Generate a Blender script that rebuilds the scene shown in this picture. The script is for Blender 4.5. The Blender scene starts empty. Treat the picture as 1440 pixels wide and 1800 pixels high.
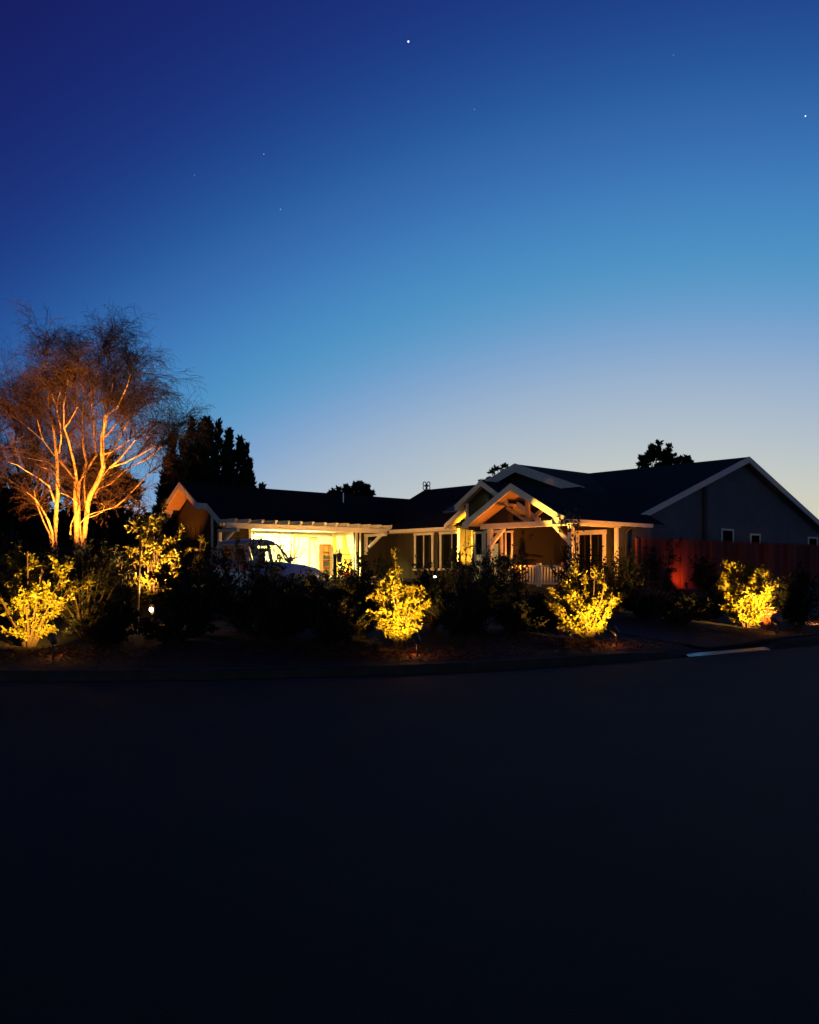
import bpy, math, random
import numpy as np
from mathutils import Vector, Matrix
R = math.radians
random.seed(7)
C = bpy.context.scene.collection
S = bpy.context.scene

# ------------------------------------------------------------------ camera
F, HZ, CX, ZC = 1430.0, 995.0, 720.0, 1.6
cam = bpy.data.cameras.new('camera'); co = bpy.data.objects.new('camera', cam); C.objects.link(co)
co.location = (0, 0, ZC); co.rotation_euler = (R(90), 0, 0)
cam.sensor_fit = 'VERTICAL'; cam.sensor_height = 36; cam.lens = F/1800*36
cam.shift_y = (HZ-900)/1800; cam.clip_end = 6000; cam.clip_start = .05
S.camera = co

# ------------------------------------------------------------------ sky
W = bpy.data.worlds.new('World'); S.world = W; W.use_nodes = True
def lin(c): return tuple(((v/255)/12.92 if v/255 <= .04045 else ((v/255+.055)/1.055)**2.4) for v in c)
nt = W.node_tree; N = nt.nodes; L = nt.links; N.clear()
def mth(op, a, b=None):
    n = N.new('ShaderNodeMath'); n.operation = op
    for i, x in enumerate((a, b)):
        if x is None: continue
        if isinstance(x, (int, float)): n.inputs[i].default_value = x
        else: L.new(x, n.inputs[i])
    return n.outputs[0]
tc = N.new('ShaderNodeTexCoord'); sp = N.new('ShaderNodeSeparateXYZ'); L.new(tc.outputs['Generated'], sp.inputs[0])
GA = R(17)                                         # azimuth of the afterglow
z = mth('MAXIMUM', sp.outputs[2], 0.0)
elev = mth('MULTIPLY', mth('ARCSINE', z), 180/math.pi)
ce = mth('SQRT', mth('SUBTRACT', 1.0, mth('MULTIPLY', z, z)))
dg = mth('ADD', mth('MULTIPLY', sp.outputs[0], math.sin(GA)), mth('MULTIPLY', sp.outputs[1], math.cos(GA)))
ee = mth('ADD', elev, mth('MULTIPLY', mth('SUBTRACT', ce, dg), 60.0))
fac = mth('DIVIDE', ee, 90.0)
ramp = N.new('ShaderNodeValToRGB'); L.new(fac, ramp.inputs[0]); ramp.color_ramp.interpolation = 'B_SPLINE'
stops = [(0, (235, 205, 150)), (4, (212, 211, 188)), (8, (184, 195, 203)), (12, (156, 179, 205)), (15.5, (118, 160, 206)), (18.5, (84, 152, 198)),
         (22, (70, 134, 192)), (25.5, (58, 114, 180)), (30, (38, 86, 156)), (35, (28, 56, 130)), (41, (24, 38, 110)), (48, (20, 27, 90)), (62, (12, 16, 56)), (88, (6, 8, 30))]
e = ramp.color_ramp.elements
while len(e) < len(stops): e.new(.5)
for i, (p, c) in enumerate(stops): e[i].position = p/90; e[i].color = (*lin(c), 1)
# added bluish light low in the unseen sky behind the camera, lifting walls and fascias
band = mth('MULTIPLY', mth('MULTIPLY', mth('SUBTRACT', 1.0, dg), .5), mth('POWER', 2.718, mth('MULTIPLY', elev, -1/13)))
band = mth('MULTIPLY', mth('MULTIPLY', band, band), 1.0)
bc = N.new('ShaderNodeVectorMath'); bc.operation = 'SCALE'; bc.inputs[0].default_value = (.50, .72, 1.12); L.new(band, bc.inputs['Scale'])
ad = N.new('ShaderNodeVectorMath'); ad.operation = 'ADD'; L.new(ramp.outputs[0], ad.inputs[0]); L.new(bc.outputs[0], ad.inputs[1])
bg = N.new('ShaderNodeBackground'); L.new(ad.outputs[0], bg.inputs[0]); bg.inputs[1].default_value = 1.0
ow = N.new('ShaderNodeOutputWorld'); L.new(bg.outputs[0], ow.inputs[0])
S.view_settings.view_transform = 'Standard'; S.view_settings.look = 'None'; S.view_settings.exposure = 0; S.view_settings.gamma = 1
S.render.engine = 'CYCLES'
S.cycles.max_bounces = 6; S.cycles.sample_clamp_indirect = 3

# ------------------------------------------------------------------ materials
MATS = {}
def mat(name, col, rough=.8, metal=0, noise=0, nscale=8, bump=0, bscale=30, stretch=(1, 1, 1), emit=None, estr=0, spec=.5, trans=0, island=0):
    if name in MATS: return MATS[name]
    m = bpy.data.materials.new(name); m.use_nodes = True; n = m.node_tree.nodes; l = m.node_tree.links; b = n['Principled BSDF']
    b.inputs['Roughness'].default_value = rough; b.inputs['Metallic'].default_value = metal; b.inputs['Specular IOR Level'].default_value = spec
    b.inputs['Base Color'].default_value = (*col, 1)
    tcn = n.new('ShaderNodeTexCoord'); mp = n.new('ShaderNodeMapping'); mp.inputs['Scale'].default_value = stretch; l.new(tcn.outputs['Object'], mp.inputs[0])
    src = None
    if noise:
        t = n.new('ShaderNodeTexNoise'); t.inputs['Scale'].default_value = nscale; t.inputs['Detail'].default_value = 6; l.new(mp.outputs[0], t.inputs[0])
        r = n.new('ShaderNodeMapRange'); r.inputs[1].default_value = .3; r.inputs[2].default_value = .7; r.inputs[3].default_value = 1-noise; r.inputs[4].default_value = 1+noise
        l.new(t.outputs[0], r.inputs[0]); src = r.outputs[0]
    if island:
        g = n.new('ShaderNodeNewGeometry'); r = n.new('ShaderNodeMapRange'); r.inputs[3].default_value = 1-island; r.inputs[4].default_value = 1+island
        l.new(g.outputs['Random Per Island'], r.inputs[0])
        if src is None: src = r.outputs[0]
        else:
            mm = n.new('ShaderNodeMath'); mm.operation = 'MULTIPLY'; l.new(src, mm.inputs[0]); l.new(r.outputs[0], mm.inputs[1]); src = mm.outputs[0]
    if src is not None:
        v = n.new('ShaderNodeVectorMath'); v.operation = 'SCALE'; v.inputs[0].default_value = col; l.new(src, v.inputs['Scale']); l.new(v.outputs[0], b.inputs['Base Color'])
    if bump:
        t = n.new('ShaderNodeTexNoise'); t.inputs['Scale'].default_value = bscale; t.inputs['Detail'].default_value = 5; l.new(mp.outputs[0], t.inputs[0])
        bp = n.new('ShaderNodeBump'); bp.inputs['Strength'].default_value = bump; bp.inputs['Distance'].default_value = .02; l.new(t.outputs[0], bp.inputs['Height']); l.new(bp.outputs[0], b.inputs['Normal'])
    if emit: b.inputs['Emission Color'].default_value = (*emit, 1); b.inputs['Emission Strength'].default_value = estr
    if trans:
        tr = n.new('ShaderNodeBsdfTranslucent'); tr.inputs[0].default_value = (*[min(1, c*1.2) for c in col], 1)
        if src is not None: l.new(v.outputs[0], tr.inputs[0])
        mx = n.new('ShaderNodeMixShader'); mx.inputs[0].default_value = trans; l.new(b.outputs[0], mx.inputs[1]); l.new(tr.outputs[0], mx.inputs[2]); l.new(mx.outputs[0], n['Material Output'].inputs[0])
    MATS[name] = m; return m
def glassmat(name, tint=(1, 1, 1), gl=.12):
    if name in MATS: return MATS[name]
    m = bpy.data.materials.new(name); m.use_nodes = True; n = m.node_tree.nodes; l = m.node_tree.links; n.remove(n['Principled BSDF'])
    a = n.new('ShaderNodeBsdfTransparent'); a.inputs[0].default_value = (*tint, 1); g = n.new('ShaderNodeBsdfGlossy'); g.inputs['Roughness'].default_value = .02
    mx = n.new('ShaderNodeMixShader'); mx.inputs[0].default_value = gl; l.new(a.outputs[0], mx.inputs[1]); l.new(g.outputs[0], mx.inputs[2]); l.new(mx.outputs[0], n['Material Output'].inputs[0])
    MATS[name] = m; return m
M = dict(
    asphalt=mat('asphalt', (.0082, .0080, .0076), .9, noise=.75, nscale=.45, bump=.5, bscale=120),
    concrete=mat('concrete', (.05, .048, .044), .85, noise=.25, nscale=3, bump=.2, bscale=60),
    kerbm=mat('kerb_concrete', (.035, .034, .031), .9, noise=.35, nscale=4, bump=.3, bscale=40),
    soil=mat('soil', (.012, .0075, .005), .95, noise=.4, nscale=5, bump=.8, bscale=50),
    mulch=mat('mulch', (.16, .052, .02), .9, island=.6),
    grass=mat('grass', (.03, .045, .015), .9, island=.5),
    wall=mat('board_siding', (.024, .018, .008), .85, noise=.12, nscale=2, bump=.15, bscale=40, stretch=(1, 1, .2)),
    stucco=mat('grey_siding', (.125, .135, .165), .85, noise=.10, nscale=2, bump=.2, bscale=30),
    trim=mat('white_trim', (.78, .75, .68), .6, noise=.08, nscale=6, bump=.1, bscale=40),
    truss=mat('stained_truss', (.42, .29, .18), .7, noise=.2, nscale=5, stretch=(1, 1, 1)),
    soffit=mat('soffit_paint', (.50, .33, .17), .7, noise=.08, nscale=4),
    roof=mat('shingle', (.0085, .0085, .010), .95, noise=.4, nscale=3, bump=.7, bscale=60, spec=.2),
    cream=mat('garage_paint', (.78, .76, .66), .7, noise=.04, nscale=2),
    floor=mat('garage_floor', (.45, .42, .36), .6, noise=.15, nscale=2),
    wood=mat('stained_wood', (.22, .11, .05), .6, noise=.3, nscale=4, stretch=(1, 1, .1)),
    fence=mat('red_fence_wood', (.15, .026, .015), .85, noise=.5, nscale=2.5, bump=.3, bscale=20, stretch=(1, 1, .15), island=.25),
    dark=mat('dark_metal', (.02, .02, .02), .5), iron=mat('black_iron', (.015, .015, .017), .4, metal=.3),
    glassdark=mat('window_glass', (.006, .006, .006), .25, spec=.0),
    curtain=mat('curtain', (.05, .045, .03), .9, noise=.5, nscale=3, stretch=(9, 9, .1)),
    reflglow=mat('reflection_glow', (.5, .4, .2), .8, emit=(1, .72, .25), estr=.22, noise=.3, nscale=2),  # glowing sheet that stands in for a warm reflection in the entry glass
    carpaint=mat('blue_grey_car_paint', (.42, .47, .52), .3, metal=.5, spec=.7),
    chrome=mat('chrome', (.6, .6, .62), .2, metal=1), rubber=mat('rubber', (.015, .015, .015), .8), rimm=mat('alloy', (.12, .13, .15), .35, metal=.8),
    redlens=mat('red_lens', (.3, .01, .01), .2), clearlens=mat('clear_lens', (.6, .6, .62), .1, spec=.8),
    birch=mat('birch_bark', (.48, .36, .20), .75, noise=.45, nscale=7, bump=.4, bscale=25, stretch=(1, 1, 2.2)),
    twig=mat('bare_twig', (.042, .024, .022), .85), bark=mat('dark_bark', (.045, .035, .028), .9, noise=.3, nscale=6),
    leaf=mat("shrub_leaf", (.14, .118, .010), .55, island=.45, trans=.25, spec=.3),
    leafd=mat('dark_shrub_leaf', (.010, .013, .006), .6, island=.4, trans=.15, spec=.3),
    leafp=mat('porch_leaf', (.07, .07, .035), .5, island=.4, trans=.2, spec=.4),
    leafr=mat('red_leaf', (.20, .045, .02), .6, island=.4, trans=.2, spec=.3),
    conif=mat('conifer_foliage', (.016, .024, .014), .85, island=.5, spec=.2),
    stem=mat('stem', (.06, .034, .018), .85),
    lamp=mat('lamp_lens', (1, .8, .5), .3, emit=(1, .62, .25), estr=60),
    lampd=mat('dim_lamp_lens', (1, .9, .7), .3, emit=(1, .85, .6), estr=6),
    tube=mat('light_tube', (1, 1, .9), .3, emit=(1, .9, .6), estr=8),
    star=mat('star', (1, 1, 1), .5, emit=(.8, .9, 1), estr=1.6), stard=mat('faint_star', (1, 1, 1), .5, emit=(.6, .75, 1), estr=.75),
    foam=mat('yellow_board', (.62, .42, .10), .8, noise=.2, nscale=5), orange=mat('orange_plastic', (.65, .22, .04), .5), red=mat('red_plastic', (.5, .03, .02), .5),
    grey=mat('grey_plastic', (.2, .2, .2), .6), stone=mat('rough_block', (.10, .095, .08), .9, noise=.25, nscale=4, bump=.4, bscale=30),
    blk=mat('black_plastic', (.02, .02, .02), .5))
carglass = glassmat('car_glass', (.75, .8, .78), .10)

# ------------------------------------------------------------------ helpers
def tag(o, label=None, cat=None, group=None, kind=None):
    if label: o['label'] = label
    if cat: o['category'] = cat
    if group: o['group'] = group
    if kind: o['kind'] = kind
    return o
def empty(name, loc=(0, 0, 0), rz=0, parent=None):
    o = bpy.data.objects.new(name, None); C.objects.link(o); o.location = loc; o.rotation_euler = (0, 0, rz); o.empty_display_size = .2
    if parent: o.parent = parent
    return o
class MB:
    def __init__(s): s.v = []; s.f = []
    def add(s, vs, fs):
        k = len(s.v); s.v += [tuple(p) for p in vs]; s.f += [tuple(i+k for i in f) for f in fs]; return s
    def box(s, x0, x1, y0, y1, z0, z1):
        vs = [(x, y, z) for z in (z0, z1) for y in (y0, y1) for x in (x0, x1)]
        return s.add(vs, [(0, 2, 3, 1), (4, 5, 7, 6), (0, 1, 5, 4), (2, 6, 7, 3), (0, 4, 6, 2), (1, 3, 7, 5)])
    def beam(s, p, q, w, h, up=(0, 0, 1)):          # w sideways, h along up
        p, q = Vector(p), Vector(q); d = (q-p).normalized(); u = Vector(up); sd = d.cross(u).normalized(); u2 = sd.cross(d).normalized()
        vs = [e_+sd*a*w/2+u2*b*h/2 for e_ in (p, q) for a, b in ((-1, -1), (1, -1), (1, 1), (-1, 1))]
        return s.add(vs, [(3, 2, 1, 0), (4, 5, 6, 7), (0, 1, 5, 4), (1, 2, 6, 5), (2, 3, 7, 6), (3, 0, 4, 7)])
    def prism(s, pts, off):                          # planar polygon extruded by vector
        n = len(pts); o = Vector(off); a = [Vector(p) for p in pts]; b = [p+o for p in a]
        return s.add(a+b, [tuple(range(n))[::-1], tuple(range(n, 2*n))]+[(i, (i+1) % n, (i+1) % n+n, i+n) for i in range(n)])
    def tube(s, pts, rad, n=6, cap=True):
        pts = [Vector(p) for p in pts]; rings = []; ref = None
        for i, p in enumerate(pts):
            d = (pts[min(i+1, len(pts)-1)]-pts[max(i-1, 0)]).normalized()
            if ref is None: ref = d.orthogonal().normalized()
            ref = (ref-d*ref.dot(d)).normalized(); b = d.cross(ref); r = rad[i] if hasattr(rad, '__len__') else rad
            rings.append([p+(ref*math.cos(2*math.pi*k/n)+b*math.sin(2*math.pi*k/n))*r for k in range(n)])
        vs = [q for r_ in rings for q in r_]; fs = []
        for i in range(len(pts)-1):
            for k in range(n): a = i*n+k; b = i*n+(k+1) % n; fs.append((a, b, b+n, a+n))
        if cap: fs += [tuple(range(n))[::-1], tuple(range((len(pts)-1)*n, len(pts)*n))]
        return s.add(vs, fs)
    def lathe(s, prof, c=(0, 0, 0), n=16):
        vs = [(c[0]+r*math.cos(2*math.pi*k/n), c[1]+r*math.sin(2*math.pi*k/n), c[2]+z_) for r, z_ in prof for k in range(n)]; fs = []
        for i in range(len(prof)-1):
            for k in range(n): a = i*n+k; b = i*n+(k+1) % n; fs.append((a, b, b+n, a+n))
        fs += [tuple(range(n))[::-1], tuple(range((len(prof)-1)*n, len(prof)*n))]
        return s.add(vs, fs)
    def build(s, name, m, parent=None, smooth=False, bevel=0):
        me = bpy.data.meshes.new(name); me.from_pydata(s.v, [], s.f); me.update()
        if m: me.materials.append(m)
        if smooth:
            for p in me.polygons: p.use_smooth = True
        o = bpy.data.objects.new(name, me); C.objects.link(o)
        if parent: o.parent = parent
        if bevel:
            b = o.modifiers.new('bevel', 'BEVEL'); b.width = bevel; b.segments = 2; b.limit_method = 'ANGLE'
        return o
def npmesh(name, V, Fc, m, parent=None, smooth=False):
    me = bpy.data.meshes.new(name); V = np.asarray(V, dtype=np.float32); Fc = np.asarray(Fc, dtype=np.int32); k = Fc.shape[1]
    me.vertices.add(len(V)); me.vertices.foreach_set('co', V.ravel()); me.loops.add(Fc.size); me.loops.foreach_set('vertex_index', Fc.ravel())
    me.polygons.add(len(Fc)); me.polygons.foreach_set('loop_start', np.arange(0, Fc.size, k, dtype=np.int32)); me.polygons.foreach_set('loop_total', np.full(len(Fc), k, dtype=np.int32))
    if smooth: me.polygons.foreach_set('use_smooth', np.ones(len(Fc), dtype=bool))
    me.update(calc_edges=True); me.materials.append(m)
    o = bpy.data.objects.new(name, me); C.objects.link(o)
    if parent: o.parent = parent
    return o
def leaves(rng, P, D, size, flat=.6, w=.5):
    """leaf = folded rhombus at P pointing along D (arrays)"""
    n = len(P); D = D/np.linalg.norm(D, axis=1, keepdims=True); U = rng.normal(size=(n, 3)); U[:, 2] += flat*2
    Sd = np.cross(D, U); Sd /= np.linalg.norm(Sd, axis=1, keepdims=True)+1e-9; Nn = np.cross(Sd, D)
    s = (size*rng.uniform(.6, 1.3, (n, 1)))
    a = P; b = P+D*s*.5-Sd*s*w*.5+Nn*s*.12; c = P+D*s; d = P+D*s*.5+Sd*s*w*.5+Nn*s*.12
    V = np.stack([a, b, c, d], 1).reshape(-1, 3); i = np.arange(n)*4
    Fc = np.concatenate([np.stack([i, i+1, i+2], 1), np.stack([i, i+2, i+3], 1)]); return V, Fc

# kerb line and terrain
KB = [(-300, 60), (-80, 26), (-30, 14.5), (-12, 11.8), (-5.8, 11.4), (-4.9, 11.35), (-1.8, 11.67), (1.13, 12.4), (4.8, 14.35), (8.35, 16.7), (14, 21.2), (30, 34), (80, 76), (300, 262)]
def yk(X):
    for (a, b), (c, d) in zip(KB, KB[1:]):
        if X <= c: return b+(d-b)*(X-a)/(c-a)
    return KB[-1][1]
def gz(X, Y):
    d = max(0, Y-yk(X)); t = .13+.042*d
    return min(t, 1.14) if t < 1.0 else 1.14-.14*math.exp(-(t-1.0)/.14)
def at(px, py, Y): return Vector(((px-CX)/F*Y, Y, ZC+(HZ-py)/F*Y))
def gp(px, Y): X = (px-CX)/F*Y; return Vector((X, Y, gz(X, Y)))
TH = math.atan(1610/1430); UA = (math.sin(TH), math.cos(TH)); UB = (-UA[1], UA[0]); OX, OY = (1004-720)/F*28, 28.0; ROT = math.pi/2-TH
def hw(u, v, z_=0): return Vector((OX+u*UA[0]+v*UB[0], OY+u*UA[1]+v*UB[1], z_))   # house plan -> world
def hg(u, v): p = hw(u, v); return gz(p.x, p.y)

# ------------------------------------------------------------------ setting
g = MB(); g.add([(-3000, -3000, -.06), (3000, -3000, -.06), (3000, 3000, -.06), (-3000, 3000, -.06)], [(0, 1, 2, 3)]); tag(g.build('ground', M['soil']), kind='structure')
xs = [-300, -200, -120, -80, -50]+[-30+i*.75 for i in range(101)]+[60, 80, 120, 200, 300]
def smoothyk(X): return sum(yk(X+d) for d in (-1.2, -.6, 0, .6, 1.2))/5
YK = {x: (smoothyk(x) if -29 < x < 45 else yk(x)) for x in xs}
def strip(name, m, prof):      # prof: list of (offset beyond kerb, z)
    vs = []; n = len(xs); fs = []
    for off, z_ in prof:
        for x in xs: vs.append((x, YK[x]+off, z_(x) if callable(z_) else z_))
    for j in range(len(prof)-1):
        for i in range(n-1): fs.append((j*n+i, j*n+i+1, (j+1)*n+i+1, (j+1)*n+i))
    b = MB(); b.add(vs, fs); return tag(b.build(name, m, smooth=False), kind='structure')
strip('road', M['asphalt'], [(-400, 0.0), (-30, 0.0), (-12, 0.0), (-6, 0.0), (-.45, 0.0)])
strip('gutter', M['concrete'], [(-.45, .002), (-.02, -.015)])
def kh(x):                    # dropped kerb at the drive
    a, b = 4.75, 7.0
    if a < x < b: return .03
    if x <= a: return .03+.10*min(1, (a-x)/.4)
    return .03+.10*min(1, (x-b)/.4)
strip('kerb', M['kerbm'], [(-.02, -.05), (-.02, lambda x: kh(x)-.02), (0.02, kh), (.15, lambda x: kh(x)+.004)])
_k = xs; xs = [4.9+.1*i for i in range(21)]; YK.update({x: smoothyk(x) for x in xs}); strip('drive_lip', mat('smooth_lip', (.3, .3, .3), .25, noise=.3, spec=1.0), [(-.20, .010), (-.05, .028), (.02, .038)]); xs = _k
offs = [.15, .3, .6, 1, 1.5, 2, 3, 4, 5, 6, 8, 10, 12, 14, 16, 18, 20, 22, 24, 28, 34, 45, 60, 90, 150, 400]
def lawnz(off):
    def f(x):
        base = gz(x, yk(x)+off); t = max(0, 1-off/2.5)
        bumpv = .012*math.sin(x*3.1+off*2)+.01*math.sin(x*7.3-off*5)
        return base-(.13-kh(x))*t+bumpv*min(1, off/2)
    return f
strip('front_yard', M['soil'], [(o_, lawnz(o_)) for o_ in offs])
# driveway (a concrete sheet just above the yard), path of rows from kerb to garage
rows = [(-12.3, -8.6, -5.9), (-10, -8.9, -5.6), (-7, -8.6, -5.0), (-4, -8.3, -4.2), (-1.5, -10, -3.6), (0, -12.6, -3.0), (3, -13.2, -2.2), (6, -12.6, -1.5), (8.5, -8.2, -.9), (10.66, -7.3, -.7)]
b = MB(); n = 10
for v_, ua, ub in rows:
    for i in range(n+1):
        u_ = ua+(ub-ua)*i/n; p = hw(u_, v_)
        if p.y < smoothyk(p.x)+.2: p.y = smoothyk(p.x)+.2
        zz = gz(p.x, p.y)+.035
        if p.y-yk(p.x) < 2.5: zz -= (.13-kh(p.x))*max(0, 1-(p.y-yk(p.x))/2.5)
        if v_ > 8: zz = max(zz, 1.0+(v_-8.5)/2.16*.15)
        b.v.append((p.x, p.y, zz))
for j in range(len(rows)-1):
    for i in range(n): a = j*(n+1)+i; b.f.append((a, a+1, a+n+2, a+n+1))
tag(b.build('driveway', mat('drive_concrete', (.018, .017, .015), .9, noise=.3, nscale=2, bump=.3, bscale=50)), kind='structure')
b = MB()   # front walk between drive and entry
for u0_, u1_, v0_, v1_ in ((-1.8, .45, 6.2, 7.6), (-1.4, .3, 4.9, 6.2)):
    vs = [hw(u_, v_) for u_, v_ in ((u0_, v0_), (u1_, v0_), (u1_, v1_), (u0_, v1_))]
    b.add([(p.x, p.y, gz(p.x, p.y)+.05) for p in vs], [(0, 1, 2, 3)])
tag(b.build('front_path', M['concrete']), kind='structure')

# ------------------------------------------------------------------ house
H = empty('ranch_house', (OX, OY, 0), ROT)
tag(H, 'single storey ranch house with dark shingle roofs, white fascias, lit open garage and timber porch', 'house')
def part(mb, name, m, parent=None, **k): return mb.build(name, m, parent or H, **k)
WT = .12
def battens_u(mb, u, v0, v1, z0, z1, side=-1, step=.42):   # on a wall of constant u
    v_ = v0+.2
    while v_ < v1-.05: mb.box(u+(side*.022 if side < 0 else 0), u+(side*.022 if side > 0 else 0), v_, v_+.045, z0, z1); v_ += step
def battens_v(mb, v, u0, u1, z0, z1, step=.42):
    u_ = u0+.2
    while u_ < u1-.05: mb.box(u_, u_+.045, v-.022, v, z0, z1); u_ += step
# garage wing
GW0, GW1, GV0, GV1, GF = -7.45, 1.0, 10.75, 15.2, 1.15
DL, DR = -6.2, -1.05
GEZ, GRZ, GRV = 3.30, 4.92, 12.9
w = MB(); w.box(GW0, DL, GV0, GV0+WT, .9, 3.22); battens_v(w, GV0, GW0, DL, 1.1, 3.2); part(w, 'garage_wall', M['wall'])
w = MB(); w.box(DR, GW1, GV0, GV0+WT, .9, 3.22); battens_v(w, GV0, DR+.15, GW1, 1.0, 3.2); part(w, 'garage_wall', M['wall'])
w = MB(); w.box(DL, DR, GV0, GV0+WT, 3.1, 3.22); part(w, 'door_header', M['trim'])
w = MB(); w.prism([(GW0, GV0+WT, .9), (GW0, GV1, .9), (GW0, GV1, 3.2), (GW0, GRV, 4.80), (GW0, GV0+WT, 3.6)], (WT, 0, 0)); battens_u(w, GW0, GV0+.3, GV1, 1.1, 3.2)
part(w, 'gable_wall', M['wall'])
w = MB(); w.box(GW0+WT, GW1, GV1, GV1+WT, .9, 3.2); w.box(.98, 1.1, GV0+WT, GV1, .9, 3.4); part(w, 'rear_wall', M['wall'])
# garage interior: lining, floor, ceiling
w = MB()
w.box(GW0+WT, GW0+WT+.02, GV0+WT, GV1, GF, 3.2); w.box(GW0+WT+.02, .95, GV1-.03, GV1-.003, GF, 3.2); w.box(.95, .97, GV0+WT, GV1-.03, GF, 3.2)
w.box(GW0+WT, .97, GV0+WT, GV1, 3.2, 3.215); w.box(GW0+WT+.02, DL, GV0+WT, GV0+WT+.015, GF, 3.2); w.box(DR, .95, GV0+WT, GV0+WT+.015, GF, 3.2)
part(w, 'garage_lining', M['cream'])
w = MB(); w.box(GW0+WT, .97, GV0-.02, GV1, 1.05, GF); part(w, 'garage_floor', M['floor'])
dr = part(MB().box(DL+.1, DR-.1, GV0+1.3, GV0+3.8, 3.13, 3.165), 'garage_door', M['cream'])
for k in range(5): part(MB().box(DL+.1, DR-.1, GV0+1.3+k*.6, GV0+1.31+k*.6, 3.10, 3.119), 'panel_rib', M['grey'], dr)
w = MB(); w.box(DL-.12, DL, GV0-.03, GV0-.001, GF, 3.1); part(w, 'door_jamb', M['trim'])
w = MB(); w.box(DR, DR+.12, GV0-.03, GV0-.001, GF, 3.1); part(w, 'door_jamb', M['trim'])
w = MB(); w.tube([(DR+.22, GV0-.08, 1.1), (DR+.22, GV0-.08, 3.05)], .04, 8); part(w, 'downspout', M['trim'])
bw = GV1-.03                     # face of the back wall
idr = part(MB().box(-1.25, -.45, bw-.03, bw-.001, GF, GF+1.84), 'inner_door', M['cream'])
for a0, a1, c0, c1 in ((-1.31, -1.25, GF, GF+1.9), (-.45, -.39, GF, GF+1.9), (-1.31, -.39, GF+1.84, GF+1.9)): part(MB().box(a0, a1, bw-.05, bw-.001, c0, c1), 'door_trim', M['foam'], idr)
part(MB().lathe([(0.02, 0), (.03, .02), (.0, .05)], (-.53, bw-.07, GF+.95), 8), 'door_handle', M['grey'], idr)
cb = part(MB().box(-4.4, -1.75, bw-.35, bw-.001, GF+1.80, GF+2.04), 'wall_cabinet', M['cream'])
for k in range(3): part(MB().box(-4.38+k*.88, -3.54+k*.88, bw-.375, bw-.3505, GF+1.82, GF+2.03), 'cabinet_door', M['cream'], cb)
for ux in (-5.9, -4.4, -2.6):
    fx = part(MB().box(ux-.6, ux+.6, 11.03, 11.17, 3.15, 3.19), 'ceiling_fixture', M['tube'])
def lamp(name, kind, loc, power, col, parent=None, size=.05, rot=None, ang=None, blend=.5, sx=None, sy=None):
    d = bpy.data.lights.new(name, kind); d.energy = power; d.color = col
    if kind == 'AREA': d.shape = 'RECTANGLE'; d.size = sx; d.size_y = sy
    else: d.shadow_soft_size = size
    if kind == 'SPOT': d.spot_size = R(ang); d.spot_blend = blend
    o = bpy.data.objects.new(name, d); C.objects.link(o); o.location = loc
    if rot: o.rotation_euler = rot
    if parent: o.parent = parent
    return o
for ux in (-5.9, -4.4, -2.6): lamp('garage_light', 'AREA', (ux, 11.1, 3.14), 1500, (1, .82, .24), H, sx=1.2, sy=.15, rot=(R(40), 0, 0))

def slab(mb, pts, t=.09):        # roof plane, thickness downward
    mb.prism(pts, (0, 0, -t))
# garage roof: front and rear slopes; upper gable part stands forward
sg = (GRZ-GEZ)/(GRV-10.3)
def gzv(v_): return GRZ-abs(v_-GRV)*sg
w = MB(); slab(w, [(-7.75, 10.3, GEZ), (1.6, 10.3, GEZ), (4.2, GRV, GRZ), (-7.75, GRV, GRZ)]); slab(w, [(-7.75, GRV, GRZ), (4.2, GRV, GRZ), (4.2, 15.5, GEZ), (-7.75, 15.5, GEZ)])
slab(w, [(-8.15, 11.45, gzv(11.45)), (-7.75, 11.45, gzv(11.45)), (-7.75, GRV, GRZ), (-8.15, GRV, GRZ)]); slab(w, [(-8.15, GRV, GRZ), (-7.75, GRV, GRZ), (-7.75, 14.35, gzv(14.35)), (-8.15, 14.35, gzv(14.35))])
grf = part(w, 'garage_roof', M['roof'])
def rake(u, va, vb, zf, d=.2, th=.04, drop=.0, m='trim', name='rake_board', parent=None):
    za, zb = zf(va)-drop, zf(vb)-drop
    w = MB(); w.prism([(u, va, za+.012), (u, vb, zb+.012), (u, vb, zb-d), (u, va, za-d)], (-th, 0, 0)); return part(w, name, M[m], parent)
rake(-8.15, 11.45, GRV, gzv, .24); rake(-8.15, GRV, 14.35, gzv, .24)
rake(-7.75, 10.3, 11.45, gzv, .22); rake(-7.75, 14.35, 15.5, gzv, .22)
part(MB().box(-8.19, -7.79, 11.38, 11.449, gzv(11.45)-.24, gzv(11.45)+.0), 'rake_return', M['trim']); part(MB().box(-8.19, -7.79, 14.351, 14.42, gzv(14.35)-.24, gzv(14.35)), 'rake_return', M['trim'])
w = MB(); w.prism([(-8.14, 11.47, gzv(11.47)-.1), (-8.14, GRV, GRZ-.1), (-8.14, 14.33, gzv(14.33)-.1), (-8.14, 14.33, gzv(14.33)-.12), (-8.14, GRV, GRZ-.13), (-8.14, 11.47, gzv(11.47)-.12)], (.66, 0, 0)); part(w, 'soffit', M['soffit'])
w = MB(); w.box(-7.46, -7.42, 11.46, 11.58, 1.15, gzv(11.5)-.26); w.box(-7.475, -7.451, 11.5, 11.62, 1.15, 3.7); part(w, 'corner_board', M['trim'])
part(MB().prism([(-7.5, GRV-.22, 4.05), (-7.5, GRV+.22, 4.05), (-7.5, GRV+.22, 4.4), (-7.5, GRV-.22, 4.4)], (.04, 0, 0)), 'gable_vent', M['dark'])
w = MB(); w.box(-7.7, 1.5, 10.27, 10.3, GEZ-.16, GEZ-.01); part(w, 'eave_fascia', M['trim'])
w = MB(); w.box(-7.7, .9, 10.3, GV0, GEZ-.17, GEZ-.15); part(w, 'soffit', M['soffit'])
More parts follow.
